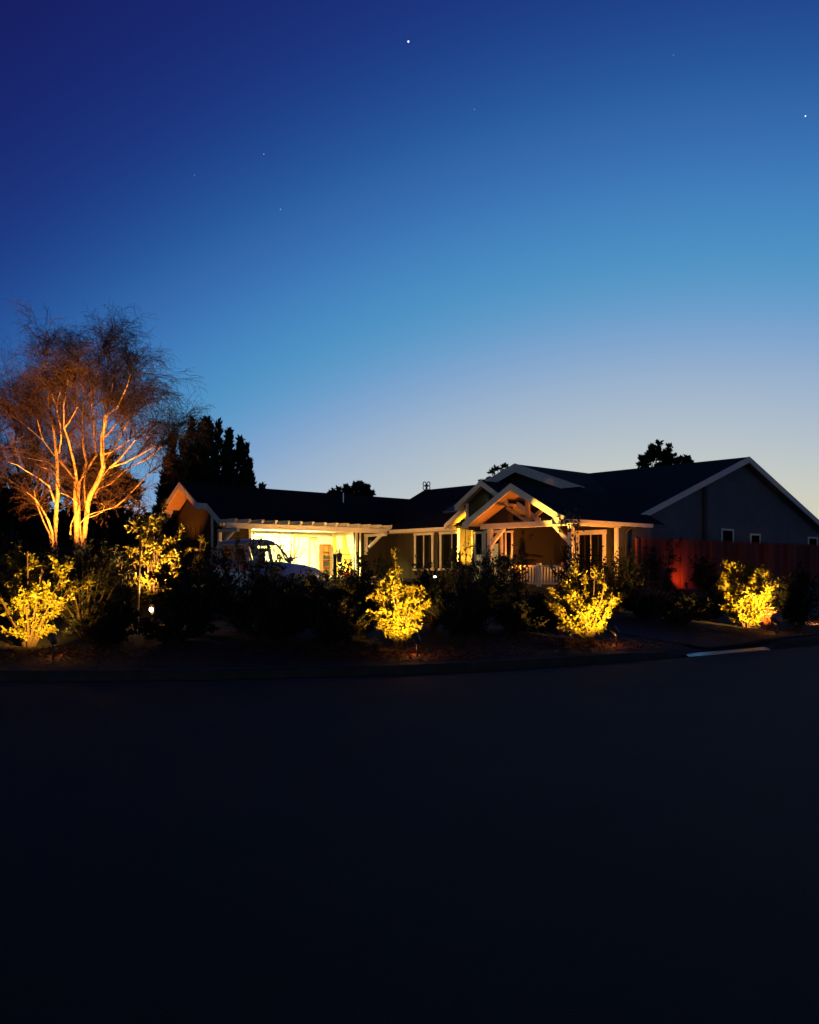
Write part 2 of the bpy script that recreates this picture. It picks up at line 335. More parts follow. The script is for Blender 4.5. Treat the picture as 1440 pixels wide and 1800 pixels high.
# pergola in front of the garage
pg = empty('pergola', (0, 0, 0), 0, H)
part(MB().box(-7.95, -.25, 9.52, 9.62, 3.00, 3.20), 'beam', M['trim'], pg, bevel=.008)
for k in range(14):
    u_ = -7.8+k*.572
    w = MB(); w.prism([(u_, 9.18, 3.27), (u_, 9.28, 3.203), (u_, 10.262, 3.203), (u_, 10.262, 3.345), (u_, 9.18, 3.345)], (.10, 0, 0)); part(w, 'rafter', M['trim'], pg)
for u_ in (-7.6, -.5):
    part(MB().beam((u_, 9.5, 3.0), (u_, 10.6, 2.35), .09, .11), 'brace', M['trim'], pg)
    part(MB().box(u_-.05, u_+.05, 9.3, 10.72, 2.88, 2.99), 'outrigger', M['trim'], pg)
    part(MB().box(u_-.06, u_+.06, 10.62, 10.745, 2.1, 3.0), 'wall_post', M['trim'], pg)
lt = part(MB().box(-.35, -.25, GV0-.12, GV0-.02, 2.62, 2.72), 'wall_lantern', M['iron'])
part(MB().lathe([(.05, 0), (.07, .2), (.085, .21), (.01, .3)], (-.3, GV0-.16, 2.45), 8), 'lantern_glass', M['grey'], lt)

# entry wing (M): wall on u=1.0, eave at u=.5
MEZ, MRZ, MRU = 3.2, 5.4, 4.8
sm = (MRZ-MEZ)/(MRU-.5)
w = MB(); w.box(1.0, 1.12, 4.6, GV0, .75, 3.1); battens_u(w, 1.0, 6.3, GV0, .9, 3.05); part(w, 'entry_wing_wall', M['wall'])
w = MB(); slab(w, [(.5, 12.0, MEZ), (.5, 3.6, MEZ), (1.9, 3.6, MEZ+1.4*sm), (MRU, 8.7, MRZ), (MRU, 12.65, MRZ), (3.75, 12.65, 4.86)]); slab(w, [(MRU, 8.7, MRZ), (9.1, 8.7, MEZ), (9.1, 12.65, MEZ), (MRU, 12.65, MRZ)])
part(w, 'entry_wing_roof', M['roof'])
w = MB(); w.prism([(3.6, 12.56, 4.5), (MRU, 12.56, MRZ-.1), (9.0, 12.56, MEZ-.02), (9.0, 12.56, .8), (3.6, 12.56, .8)], (0, -.1, 0)); part(w, 'end_wall', M['wall'])
part(MB().box(.46, .498, 6.35, 10.25, MEZ-.15, MEZ-.0), 'eave_fascia', M['trim'])
part(MB().box(.5, 1.0, 6.35, 10.7, MEZ-.165, MEZ-.145), 'soffit', M['soffit'])
def window_u(u, v0, v1, z0, z1, tw=.1, mull=True, m='trim', lit=0, proud=.05, curt=True, parent=None):
    """window on a wall of constant u facing -u"""
    wn = empty('window', (0, 0, 0), 0, parent or H); f_ = MB()
    f_.box(u-proud, u-.001, v0-tw, v0, z0-.02, z1+.001); f_.box(u-proud, u-.001, v1, v1+tw, z0-.02, z1+.001); f_.box(u-proud-.004, u-.001, v0-tw-.03, v1+tw+.03, z1+.002, z1+tw*1.25); f_.build('frame', M[m], wn, bevel=.004)
    s_ = MB(); s_.box(u-proud-.05, u-.001, v0-tw-.04, v1+tw+.04, z0-.02-tw*.9, z0-.021); s_.build('sill', M[m], wn)
    if mull: MB().box(u-proud+.012, u-.004, (v0+v1)/2-.018, (v0+v1)/2+.018, z0-.02, z1).build('mullion', M[m], wn)
    MB().box(u-.016, u-.012, v0, v1, z0-.02, z1).build('pane', M['glassdark'], wn)
    if lit: MB().box(u-.022, u-.018, v0+.03, v1-.03, z0+.05, z0+(z1-z0)*lit).build('reflection_glow', M['reflglow'], wn)  # emissive sheet over the lower pane, painted reflection of the lit garden
    return wn
def window_v(v, u0, u1, z0, z1, tw=.09, m='trim', mull=False):
    wn = empty('window', (0, 0, 0), 0, H); f_ = MB()
    f_.box(u0-tw, u0, v-.04, v-.001, z0, z1); f_.box(u1, u1+tw, v-.04, v-.001, z0, z1); f_.box(u0-tw, u1+tw, v-.045, v-.001, z1+.001, z1+tw); f_.box(u0-tw, u1+tw, v-.06, v-.001, z0-tw, z0-.001); f_.build('frame', M[m], wn)
    MB().box(u0, u1, v-.014, v-.01, z0, z1).build('pane', M['glassdark'], wn)
    return wn
window_u(1.0, 8.05, 9.05, 1.52, 2.93)
window_u(1.0, 6.2, 7.45, 1.52, 2.93)
part(MB().box(.93, .999, 7.62, 7.72, .8, 3.03), 'corner_board', M['wall'])
# entry gable (E)
EC, EZ0, EPK = 3.95, 3.2, 4.83
se = (4.83-3.27)/(6.45-3.95)
def ez(v_): return EPK-abs(v_-EC)*se
w = MB(); slab(w, [(.2, EC, EPK), (.2, 6.45, ez(6.45)), (.9, 6.45, ez(6.45)), (4.6, EC, EPK)]); slab(w, [(.2, EC, EPK), (4.6, EC, EPK), (.9, 1.5, ez(1.5)), (.2, 1.5, ez(1.5))])
slab(w, [(-.3, EC, EPK), (-.3, 5.3, ez(5.3)), (.2, 5.3, ez(5.3)), (.2, EC, EPK)]); slab(w, [(-.3, 2.6, ez(2.6)), (-.3, EC, EPK), (.2, EC, EPK), (.2, 2.6, ez(2.6))])
part(w, 'entry_gable_roof', M['roof'])
rake(-.3, EC, 5.3, ez, .2); rake(-.3, 2.6, EC, ez, .2); rake(.2, 5.3, 6.45, ez, .2); rake(.2, 1.5, 2.6, ez, .2)
part(MB().box(-.34, .16, 5.301, 5.34, ez(5.3)-.22, ez(5.3)), 'rake_return', M['trim'])
w = MB(); w.prism([(-.29, EC, EPK-.1), (-.29, 5.29, ez(5.29)-.1), (-.29, 5.29, ez(5.29)-.13), (-.29, EC, EPK-.13), (-.29, 2.61, ez(2.61)-.13), (-.29, 2.61, ez(2.61)-.1)], (.28, 0, 0)); part(w, 'soffit', M['soffit'])
w = MB(); w.prism([(.21, 5.1, ez(5.1)-.1), (.21, 6.43, ez(6.43)-.1), (.21, 6.43, ez(6.43)-.13), (.21, 5.1, ez(5.1)-.13)], (.44, 0, 0)); part(w, 'soffit', M['soffit'])
w = MB(); w.prism([(.66, 6.1, .75), (.66, 6.1, 3.22), (.66, 5.0, ez(5.0)-.12), (.66, 5.0, .75)], (.12, 0, 0)); battens_u(w, .66, 5.1, 6.1, .9, 3.25); part(w, 'entry_wall', M['wall'])
w = MB(); w.prism([(0.0, 5.0, 3.0), (0.0, 5.0, ez(5.0)-.12), (0.0, EC, EPK-.12), (0.0, 2.9, ez(2.9)-.12), (0.0, 2.9, 3.0)], (.3, 0, 0)); w.box(.3, .42, 2.9, 5.0, .75, 3.3); part(w, 'gable_wall', M['wall'])
w = MB(); w.box(-.04, -.001, 4.9, 5.02, 3.02, ez(5.0)-.14); w.box(.30, .66, 5.001, 5.03, .8, 3.6); part(w, 'corner_board', M['trim'])
part(MB().box(.60, .659, 6.0, 6.13, .8, 3.18), 'corner_board', M['trim'])
part(MB().box(-.03, -.001, 3.75, 4.15, 4.0, 4.35), 'gable_vent', M['dark'])
w = MB(); w.box(.12, .66, 6.101, 6.14, 3.05, 3.2); part(w, 'eave_fascia', M['trim'])
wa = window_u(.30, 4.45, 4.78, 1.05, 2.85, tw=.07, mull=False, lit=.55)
d_ = empty('entry_door', (0, 0, 0), 0, H); f_ = MB()
f_.box(.24, .299, 4.25, 4.33, .8, 2.86); f_.box(.24, .299, 3.38, 3.46, .8, 2.86); f_.box(.235, .299, 3.38, 4.33, 2.861, 2.97); f_.build('frame', M['trim'], d_)
MB().box(.27, .299, 3.46, 4.25, .8, 2.86).build('door_leaf', M['wood'], d_); MB().box(.262, .269, 3.58, 4.13, 1.1, 2.78).build('pane', M['glassdark'], d_); MB().box(.256, .260, 3.6, 4.08, 1.3, 2.45).build('reflection_glow', M['reflglow'], d_)  # door glass gets the same glowing sheet in place of a reflection
MB().box(.252, .2555, 3.6, 4.08, 1.95, 1.98).build('sash_bar', M['trim'], d_); MB().lathe([(.02, 0), (.03, .02), (.0, .04)], (.24, 4.19, 1.75), 8).build('door_handle', M['chrome'], d_)
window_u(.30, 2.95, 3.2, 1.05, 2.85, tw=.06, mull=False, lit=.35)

# porch
PW = 2.75     # recessed wall
w = MB(); w.box(PW, PW+.12, .25, 5.0, .75, 3.4); battens_u(w, PW, .3, 5.0, .85, 3.1, step=.3); part(w, 'porch_wall', M['wall'])
w = MB(); w.box(.42, PW, 2.9, 3.0, .75, 3.3); part(w, 'side_wall', M['wall'])
window_u(PW, .62, 1.68, 1.2, 2.78, tw=.14, m='trim')
part(MB().box(-.25, PW, -.1, 4.0, .72, .86), 'porch_floor', M['stone'])
for v_, in ((0,), (3.77,)):
    po = part(MB().box(-.085, .085, v_-.085, v_+.085, .86, 3.0), 'porch_post', M['trim'], bevel=.008); part(MB().box(-.12, .12, v_-.12, v_+.12, .86, 1.02), 'post_base', M['trim'], po)
part(MB().box(2.55, 2.67, -.12, 0.0, .86, 3.0), 'porch_post', M['trim'], bevel=.008)
part(MB().box(-.1, .1, -.45, 4.2, 3.0, 3.2), 'tie_beam', M['trim'], bevel=.008)
part(MB().box(.101, 2.75, -.16, .0, 3.0, 3.16), 'eave_beam', M['trim'])
PC, PPK, PHW = 1.93, 4.52, 2.4
spp = (4.52-3.2)/2.38
def pz(v_): return PPK-abs(v_-PC)*spp
for a, b_ in ((( 0, .5, 3.0), (0, .06, 2.35)), ((0, 3.27, 3.0), (0, 3.71, 2.35))): pass
part(MB().beam((0, .72, 3.02), (0, .06, 2.42), .1, .13), 'knee_brace', M['trim']); part(MB().beam((0, 3.05, 3.02), (0, 3.71, 2.42), .1, .13), 'knee_brace', M['trim'])
part(MB().box(-.06, .06, 1.86, 2.0, 3.2, pz(PC)-.12), 'king_post', M['truss'])
part(MB().beam((0, 1.86, 3.24), (0, .95, pz(.95)-.2), .09, .12), 'truss_strut', M['truss']); part(MB().beam((0, 2.0, 3.24), (0, 2.92, pz(2.92)-.2), .09, .12), 'truss_strut', M['truss'])
w = MB(); slab(w, [(-.9, -.45, pz(-.45)), (5.2, -.45, pz(-.45)), (5.2, PC, PPK), (-.9, PC, PPK)], .06); slab(w, [(-.9, PC, PPK), (3.2, PC, PPK), (.35, 4.33, pz(4.33)), (-.9, 4.33, pz(4.33))], .06); part(w, 'porch_roof', M['roof'])
w = MB(); w.prism([(-.88, -.44, pz(-.44)-.065), (-.88, PC, PPK-.065), (-.88, 4.32, pz(4.32)-.065), (-.88, 4.32, pz(4.32)-.085), (-.88, PC, PPK-.085), (-.88, -.44, pz(-.44)-.085)], (3.5, 0, 0)); part(w, 'porch_ceiling', M['soffit'])
rake(-.9, -.45, PC, pz, .24, .05); rake(-.9, PC, 4.33, pz, .24, .05)
part(MB().prism([(-.97, -.47, 3.0), (-.97, -.47, 3.26), (-.97, -.2, 3.36), (-.97, .12, 3.14), (-.97, .05, 3.0)], (.07, 0, 0)), 'rafter_tail', M['trim'])
part(MB().box(-.9, 4.3, -.53, -.451, 3.04, 3.17), 'porch_gutter', M['trim']); 
for k in range(3): part(MB().box(-.88, .25, 1.0+k*.9, 1.09+k*.9, pz(1.0+k*.9)-.22, pz(1.09+k*.9)-.10), 'lookout_beam', M['truss'])
# railing
rl = empty('porch_railing', (0, 0, 0), 0, H)
for va, vb in ((.12, 1.35), (1.47, 3.65)):
    part(MB().box(-.05, .05, va, vb, 1.56, 1.63), 'top_rail', M['trim'], rl); part(MB().box(-.035, .035, va, vb, .95, 1.01), 'bottom_rail', M['trim'], rl)
    k = 0
    while va+.1+k*.135 < vb-.04: v_ = va+.1+k*.135; part(MB().box(-.022, .022, v_-.022, v_+.022, 1.01, 1.56), 'baluster', M['trim'], rl); k += 1
part(MB().box(-.06, .06, 1.35, 1.47, .86, 1.70), 'newel_post', M['trim'], rl)
part(MB().lathe([(.07, 0), (.07, .1), (.1, .12), (.02, .2)], (.9, 2.5, 2.6), 8), 'porch_lantern', M['iron'])

# main wing C (ridge along u) and big front gable
CP, RZ = .355, 6.6
CV = -.45+(RZ-3.2)/CP            # ridge at v
BU = 13.6
HU = 1.9
w = MB()
t_ = RZ-.0
gu = 7.6; gzb = 3.2+CP*(gu-HU)     # hip slope height at the gable
dv = (gzb-3.2)/CP
slab(w, [(HU, -.45, 3.2), (5.1, -.45, 3.2), (BU+.0, CV, RZ), (gu, CV, RZ), (gu, -.45+dv, gzb)])
slab(w, [(HU, -.45, 3.2), (gu, -.45+dv, gzb), (gu, 2*CV+.45-dv, gzb), (HU, 2*CV+.45, 3.2)])
slab(w, [(gu, CV, RZ), (BU, CV, RZ), (BU, 12.4, RZ-CP*(12.4-CV)), (gu, 12.4, RZ-CP*(12.4-CV))])
part(w, 'main_roof', M['roof'])
def cz(v_): return RZ-abs(v_-CV)*CP
w = MB(); w.prism([(gu+.45, -.45+dv+.2, gzb-.05), (gu+.45, CV, RZ-.1), (gu+.45, 2*CV+.45-dv, gzb-.05)], (.1, 0, 0)); part(w, 'upper_gable_wall', M['wall'])
rake(gu, -.45+dv-.25, CV, cz, .42, .05, -.02); rake(gu, CV, 12.4, cz, .42, .05, -.02)
# big gable: ridge along v at u=BU, front plane v=.3
BP = .34
def bz(u_): return RZ-abs(u_-BU)*BP
tipu = BU-(RZ-3.5)/BP
w = MB()
slab(w, [(tipu, .3, 3.5), (BU, .3, RZ), (BU, CV+2, RZ), (tipu, CV+2, 3.5)])
slab(w, [(BU, .3, RZ), (BU+9.3, .3, bz(BU+9.3)), (BU+9.3, CV+8, bz(BU+9.3)), (BU, CV+8, RZ)])
part(w, 'main_roof', M['roof'])
def vrake(v_, ua, ub, d=.26, th=.05):
    w = MB(); w.prism([(ua, v_, bz(ua)+.015), (ub, v_, bz(ub)+.015), (ub, v_, bz(ub)-d), (ua+(d/BP*.9 if ua < BU-5 else 0), v_, bz(ua)-(0 if ua < BU-5 else d)+.02 if ua < BU-5 else bz(ua)-d)], (0, -th, 0)); return part(w, 'rake_board', M['trim'])
vrake(.3, tipu, BU); vrake(.3, BU, BU+9.3)
w = MB(); w.prism([(3.4, .75, .7), (3.4, .75, 3.1), (tipu+1.2, .75, bz(tipu+1.2)-.1), (BU, .75, RZ-.1), (BU+9, .75, bz(BU+9)-.1), (BU+9, .75, .7)], (0, .12, 0)); part(w, 'front_gable_wall', M['stucco'])
w = MB(); w.box(BU+8.88, BU+9, .87, 9, .7, bz(BU+9)-.1); part(w, 'end_wall', M['stucco'])
w = MB(); w.prism([(tipu+.3, .31, bz(tipu+.3)-.1), (BU, .31, RZ-.1), (BU+9.2, .31, bz(BU+9.2)-.1), (BU+9.2, .31, bz(BU+9.2)-.12), (BU, .31, RZ-.12), (tipu+.3, .31, bz(tipu+.3)-.12)], (0, .43, 0)); part(w, 'soffit', M['stucco'])
def vent(u_, z_):
    vt = part(MB().box(u_-.42, u_+.42, .72, .749, z_, z_+.42), 'gable_vent', M['stucco'])
    for k in range(5): part(MB().box(u_-.38, u_+.38, .705, .719, z_+.04+k*.08, z_+.07+k*.08), 'louvre', M['dark'], vt)
vent(12.9, 5.45)
part(MB().box(10.2, 10.42, .6, .749, 1.8, 5.05), 'dark_wall_strip', mat('dark_strip', (.05, .04, .045), .8, noise=.1))  # dark upright strip standing off the gable wall
window_v(.75, 12.0, 12.95, 2.2, 3.2, m='trim'); window_v(.75, 14.75, 15.6, 2.2, 3.05); window_v(.75, 21.2, 22.2, 2.2, 3.05)
part(MB().tube([(3.25, -.02, .9), (3.25, -.02, 2.8), (3.25, -.2, 3.0), (3.25, -.48, 3.06)], .045, 8), 'downspout', M['dark'])
part(MB().box(4.31, 5.3, -.53, -.451, 3.04, 3.17), 'porch_gutter', M['dark'])
# roof furniture
sk = MB(); zz = lambda u_: MEZ+(u_-.5)*sm+.05
sk.prism([(1.9, 7.0, zz(1.9)), (3.0, 7.0, zz(3.0)), (3.0, 8.3, zz(3.0)), (1.9, 8.3, zz(1.9))], (0, 0, -.08)); part(sk, 'skylight', mat('skylight_glass', (.04, .05, .09), .45, spec=.3))
part(MB().tube([(-.6, 12.2, gzv(12.2)-.1), (-.6, 12.2, gzv(12.2)+.42)], .035, 8), 'vent_pipe', M['chrome'])
w = MB()
rc = Vector((4.8, 12.5, MRZ+.2)); FS = .68
for dx, dz in ((-.10, .10), (.10, .10), (-.10, -.10), (.10, -.10)):
    pts = [rc+Vector((-.66*dx*0+ (dx)*.66+.075*math.cos(a)*.66, -(dx+.075*math.cos(a))*.75, dz+.10*math.sin(a))) for a in [2*math.pi*k/14 for k in range(15)]]
    w.tube(pts, .024, 5)
w.tube([rc+Vector((-.1, .1, 0)), rc+Vector((.1, -.1, 0))], .03, 5); w.tube([rc+Vector((0, 0, -.3)), rc+Vector((0, 0, .1))], .025, 5)
part(w, 'roof_finial', M['iron'])

# ------------------------------------------------------------------ garage contents
def hthing(name, label, cat, u, v, z_, rz=0, group=None): return tag(empty(name, tuple(hw(u, v, z_)), ROT+rz), label, cat, group)
t = hthing('shelf_unit', 'narrow open brown shelf holding dark boxes against the bright garage wall', 'shelf', .32, 14.85, GF)
MB().box(-.26, -.23, -.15, .15, 0, 1.5).build('side_panel', M['wood'], t); MB().box(.23, .26, -.15, .15, 0, 1.5).build('side_panel', M['wood'], t); MB().box(-.23, .23, .13, .15, 0, 1.5).build('back_panel', M['orange'], t)
for k in range(5): MB().box(-.229, .229, -.15, .129, .04+k*.36, .065+k*.36).build('shelf', M['wood'], t)
for k, (w_, h_) in enumerate(((.3, .2), (.25, .24), (.32, .18))): tag(MB().box(.32-w_/2+.02, .32+w_/2+.02, 14.74, 14.92, GF+.067+k*.36, GF+.067+k*.36+h_).build('storage_box', M['blk'], None, bevel=.01), ('black box on the lowest shelf of the garage shelf unit', 'tall black box on the second shelf of the garage shelf unit', 'wide black box on the third shelf of the garage shelf unit')[k], 'box')
for o in [o for o in C.objects if o.name.startswith('storage_box')]: o.location = (OX, OY, 0); o.rotation_euler = (0, 0, ROT)
t = hthing('push_broom', 'long handled broom standing head up against the garage wall', 'broom', -.22, 14.75, GF)
MB().tube([(0, -.25, 0), (0, .3, 1.72)], .016, 6).build('handle', M['foam'], t); MB().box(-.2, .2, .25, .33, 1.7, 1.78).build('broom_head', M['foam'], t); MB().box(-.19, .19, .26, .32, 1.781, 1.85).build('bristles', M['grey'], t)
t = hthing('foam_board', 'yellow padded lounger folded and leaning at the right side of the garage', 'lounger', -.15, 12.6, GF)
MB().prism([(-.3, -.2, .1), (.32, -.2, .1), (.42, .3, 1.25), (-.12, .3, 1.25)], (0, .08, 0)).build('back_cushion', M['foam'], t, bevel=.02); MB().prism([(-.62, -.6, .02), (.25, -.6, .02), (.3, -.2, .28), (-.45, -.2, .32)], (0, .02, .12)).build('seat_cushion', M['foam'], t, bevel=.02)
for k in range(4): MB().box(-.2+k*.01, .36, -.22-.0+k*.11, -.2+k*.11, .25+k*.24, .29+k*.24).build('strap', M['orange'], t)
t = tag(MB().box(-.35, .3, -.2, .2, 0, .16).build('toolbox', M['red'], None, bevel=.02), 'low red box on the garage floor beside the folded lounger', 'box'); t.location = hw(-.62, 11.6, GF); t.rotation_euler = (0, 0, ROT)
MB().tube([(-.1, 0, .16), (-.1, 0, .2), (.06, 0, .2), (.06, 0, .16)], .012, 6).build('handle', M['blk'], t)
for k, (u_, h_, m_, lb) in enumerate(((.8, 1.9, 'foam', 'tall yellow board propped against the garage back wall'), (.82, 1.2, 'orange', 'short orange board leaning by the right wall of the garage'), (.8, 2.0, 'foam', 'pale yellow plank between the tall yellow and the orange board'))):
    t = tag(MB().prism([(-.1, 0, 0), (.1, 0, 0), (.1, .3, h_), (-.1, .3, h_)], (0, .04, 0)).build('plank', M[m_]), lb, 'plank', 'boards propped in the garage'); t.location = hw(u_, (14.5, 12.9, 13.7)[k], GF); t.rotation_euler = (0, 0, ROT)
for k, (u_, z_, h_, lb) in enumerate(((-3.0, .95, .4, 'pair of small grey tools hung left on the garage pegboard'), (-2.55, .8, .6, 'long thin tools hung in the middle of the garage back wall'), (-2.0, .9, .5, 'hooked tools hung right of the middle of the garage back wall'))):
    w = MB(); w.box(-.16, .16, -.02, 0, h_, h_+.04)
    for j in range(3): w.tube([(-.12+j*.12, -.02, h_), (-.12+j*.12+.02*(j-1), -.03, .08*j)], .012, 5)
    w.box(-.14, -.05, -.04, -.01, -.02, .12); t = tag(w.build('hand_tools', M['dark']), lb, 'tools', 'tools on the garage wall'); t.location = hw(u_, bw-.01, GF+z_); t.rotation_euler = (0, 0, ROT)
t = tag(MB().tube([(.16*math.cos(a), -.05-.012*(a/6.28), .2*math.sin(a)) for a in [k*.35 for k in range(55)]], .012, 5).build('garden_hose', M['orange']), 'coiled orange hose hanging on the bright garage back wall', 'hose'); t.location = hw(-1.62, bw-.02, GF+.95); t.rotation_euler = (0, 0, ROT)

# ------------------------------------------------------------------ fence
FT = 2.635
fn = tag(empty('board_fence', tuple(hw(0, 0, 0)), ROT), 'tall red brown board fence in front of the grey gable wall, right of the porch', 'fence')
posts = [3.45, 6.6, 9.0, 11.4, 13.8, 16.2, 18.6, 21.0, 23.4]
for ua, ub in zip(posts, posts[1:]):
    w = MB(); u_ = ua+.03; i = 0
    while u_ < ub-.05:
        z0 = hg(u_, -.3)-.1; w.box(u_, min(u_+.142, ub), -.31-.006*(i % 2), -.285-.006*(i % 2), z0, FT-.02+.008*math.sin(i*2.3)); u_ += .148; i += 1
    w.build('board_panel', M['fence'], fn); MB().box(ua, ub, -.34, -.28, FT, FT+.04).build('cap_rail', M['fence'], fn)
for u_ in posts: MB().box(u_-.06, u_+.06, -.41, -.335, hg(u_, -.3)-.1, FT-.005).build('post', M['fence'], fn)

# ------------------------------------------------------------------ lamps in the garden
def stake_light(px, Y, label, target, power, col=(1, .52, .06), ang=80, h=.28, group='stake spotlights along the front beds', spill=0, size=.03):
    p = gp(px, Y); t = tag(empty('stake_spotlight', tuple(p)), label, 'spotlight', group)
    tg = Vector(target); c = Vector((0, 0, h)); d = (tg-(p+c)).normalized()
    MB().tube([(0, 0, -.05), (0, 0, h-.02)], .014, 6).build('stake', M['blk'], t)
    MB().tube([c-d*.09, c-d*.06, c+d*.05], [.02, .045, .055], 12).tube([c+d*.05, c+d*.14], [.057, .066], 12, False).build('housing', M['blk'], t)
    MB().tube([c+d*.052, c+d*.056], .044, 12).build('lens', M['lamp'], t)
    q = d.to_track_quat('-Z', 'Y').to_euler()
    l = lamp('spot', 'SPOT', tuple(c+d*.15), power, col, t, size, tuple(q), ang, .6)
    if spill: lamp('lens_spill', 'POINT', (-.05, .14, .16), spill*.32, (1, .34, .07), t, .03)
    return t
stake_light(94, 12.45, 'black stake spotlight under the far left yellow lit shrub', at(60, 1050, 13.6), 1450, ang=78, spill=7)
stake_light(734, 12.72, 'black stake spotlight at the foot of the tall yellow lit shrub near the middle', at(700, 1060, 13.8), 1500, ang=72, spill=9)
stake_light(1084, 14.3, 'black stake spotlight right of the wide lit shrub in front of the porch', at(1035, 1060, 15.3), 1450, ang=78, spill=7)
stake_light(1366, 16.85, 'black stake spotlight beside the round lit shrub before the fence', at(1315, 1050, 18.1), 1900, ang=76, spill=2.5)
stake_light(1442, 19.0, 'stake spotlight at the right picture edge lighting bare soil', gp(1436, 19.6), 60, ang=110)
stake_light(1207, 31.4, 'stake spotlight close to the fence washing its boards red', at(1200, 985, 32.3), 38, (1, .15, .02), ang=160, h=.15)
stake_light(268, 17.0, 'glowing stake spotlight by the low wall at the left, lens facing the street', at(262, 960, 18.2), 2200, (1, .50, .10), ang=75)

# ------------------------------------------------------------------ plants
bl = [o for o in C.objects if o.get('label', '').startswith('glowing stake')][0]
MB().lathe([(0, -.045), (.03, -.03), (.042, 0), (.03, .03), (0, .045)], (0, -.07, .33), 12).build('bulb', M['lamp'], bl, smooth=True); lamp('bulb_glow', 'POINT', (0, -.16, .36), 14, (1, .45, .12), bl, .05)
def shrub(name, label, px, Y, w_, h_, nl=3000, ls=.06, m='leaf', stems=16, spread=.8, group=None, seed=1, lean=0, d_=None, up=.6, cat='shrub', z0=None, dens=1.0, gaps=.25, base=None):
    rng = np.random.default_rng(seed); p = gp(px, Y) if base is None else base
    t = tag(empty(name, tuple(p)), label, cat, group); sm_ = MB(); P = []; D = []; d_ = d_ or w_*.8
    for s in range(stems):
        a = rng.uniform(0, 2*math.pi); rr = math.sqrt(rng.uniform(0, 1)); hh = h_*rng.uniform(.55, 1.0)*(1-.35*rr*rr)
        tip = np.array([math.cos(a)*rr*w_/2+lean, math.sin(a)*rr*d_/2, hh]); b0 = np.array([math.cos(a)*.08*rr, math.sin(a)*.08*rr, 0]); mid = (b0*.45+tip*.55)*np.array([.8, .8, .9])+rng.normal(0, .03, 3)
        ts = np.linspace(0, 1, 6); pts = [b0*(1-q)**2+2*mid*q*(1-q)+tip*q*q for q in ts]
        sm_.tube(pts, [.014*(1-.8*q)*(h_/1.3)+.002 for q in ts], 4, False)
        ntw = 9
        for k in range(ntw):
            q = rng.uniform(.12, 1.0); o = b0*(1-q)**2+2*mid*q*(1-q)+tip*q*q
            if rng.random() < gaps: continue
            dr = rng.normal(size=3); dr[2] = abs(dr[2])*up+up*.5; dr[:2] += (tip[:2])*.9/(w_/2+.1); dr /= np.linalg.norm(dr); ln = rng.uniform(.12, .32)*min(1.4, h_)
            if k == 0: o = tip; dr = (tip-mid)/np.linalg.norm(tip-mid); ln *= .8
            sm_.tube([o, o+dr*ln], [.005, .002], 3, False)
            nn = max(3, int(nl/(stems*ntw*(1-gaps))*rng.uniform(.6, 1.4)))
            f_ = rng.uniform(0, 1, nn)[:, None]; P.append(o+dr*ln*f_+rng.normal(0, ls*.35, (nn, 3))); dd = dr+rng.normal(0, .75, (nn, 3)); D.append(dd)
    V, Fc = leaves(rng, np.concatenate(P), np.concatenate(D), ls); V[:, 2] = np.maximum(V[:, 2], .01)
    npmesh('foliage', V, Fc, M[m], t); sm_.build('stems', M['stem'], t); return t
# lit shrubs
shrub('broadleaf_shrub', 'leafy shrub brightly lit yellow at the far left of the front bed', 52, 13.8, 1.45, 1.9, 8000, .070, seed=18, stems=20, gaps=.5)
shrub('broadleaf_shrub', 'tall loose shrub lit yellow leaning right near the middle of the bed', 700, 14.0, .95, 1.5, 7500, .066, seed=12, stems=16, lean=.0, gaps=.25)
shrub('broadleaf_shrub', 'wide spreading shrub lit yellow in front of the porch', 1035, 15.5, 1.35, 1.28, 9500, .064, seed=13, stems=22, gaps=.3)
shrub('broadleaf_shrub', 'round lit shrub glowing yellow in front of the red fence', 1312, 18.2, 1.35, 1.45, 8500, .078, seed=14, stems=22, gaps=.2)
shrub('red_leaved_shrub', 'small low shrub with red leaves at the foot of the round lit shrub', 1352, 17.9, .5, .6, 500, .05, 'leafr', seed=15, stems=8)
shrub('broadleaf_shrub', 'tall open shrub with amber lit leaves above the glowing stake lamp', 272, 18.4, 1.5, 2.6, 6500, .088, seed=16, stems=20, up=.3, gaps=.3)
shrub('broadleaf_shrub', 'thin upright shrub with a few lit leaves against the garage gable', 350, 19.5, .5, 2.2, 500, .07, seed=17, stems=5, gaps=.5)
# dark shrubs
dk = [(150, 15.2, 1.7, 1.75, 'dark rounded shrub right of the far left lit shrub'), (5, 15.0, 1.2, 2.1, 'dark tall shrub cut by the left picture edge'), (205, 15.8, 1.0, .55, 'dark shrub left of the thin tree stake'),
      (345, 15.5, 1.5, 1.55, 'dark shrub between the glowing lamp and the big hedge shrub'), (425, 16.0, 1.9, 1.78, 'largest dark shrub hiding the side of the parked car'), (505, 15.8, 1.3, 1.2, 'dark shrub in front of the car front wheel'),
      (575, 15.2, 1.2, 1.12, 'low dark shrub below the lamp post'), (635, 15.2, 1.0, 1.42, 'dark shrub just left of the tall lit shrub'), (760, 16.5, 1.2, 1.3, 'dark shrub just right of the tall lit shrub'),
      (835, 16.8, 1.6, 1.65, 'dark dense shrub in front of the entry'), (905, 17.0, 1.2, .72, 'dark shrub below the porch railing'), (960, 17.0, 1.0, .62, 'dark shrub at the right end of the porch railing'),
      (1010, 20.5, 1.4, 1.7, 'dark shrub below the right porch post'), (1085, 21.0, 1.3, 1.6, 'dark shrub where the porch meets the fence'), (1140, 19.5, 1.9, .82, 'low dark shrub left of the red lit fence boards'),
      (1240, 19.8, 1.9, .72, 'low dark shrub below the red lit fence boards'), (1405, 18.6, 1.3, 1.25, 'dark shrub right of the round lit shrub')]
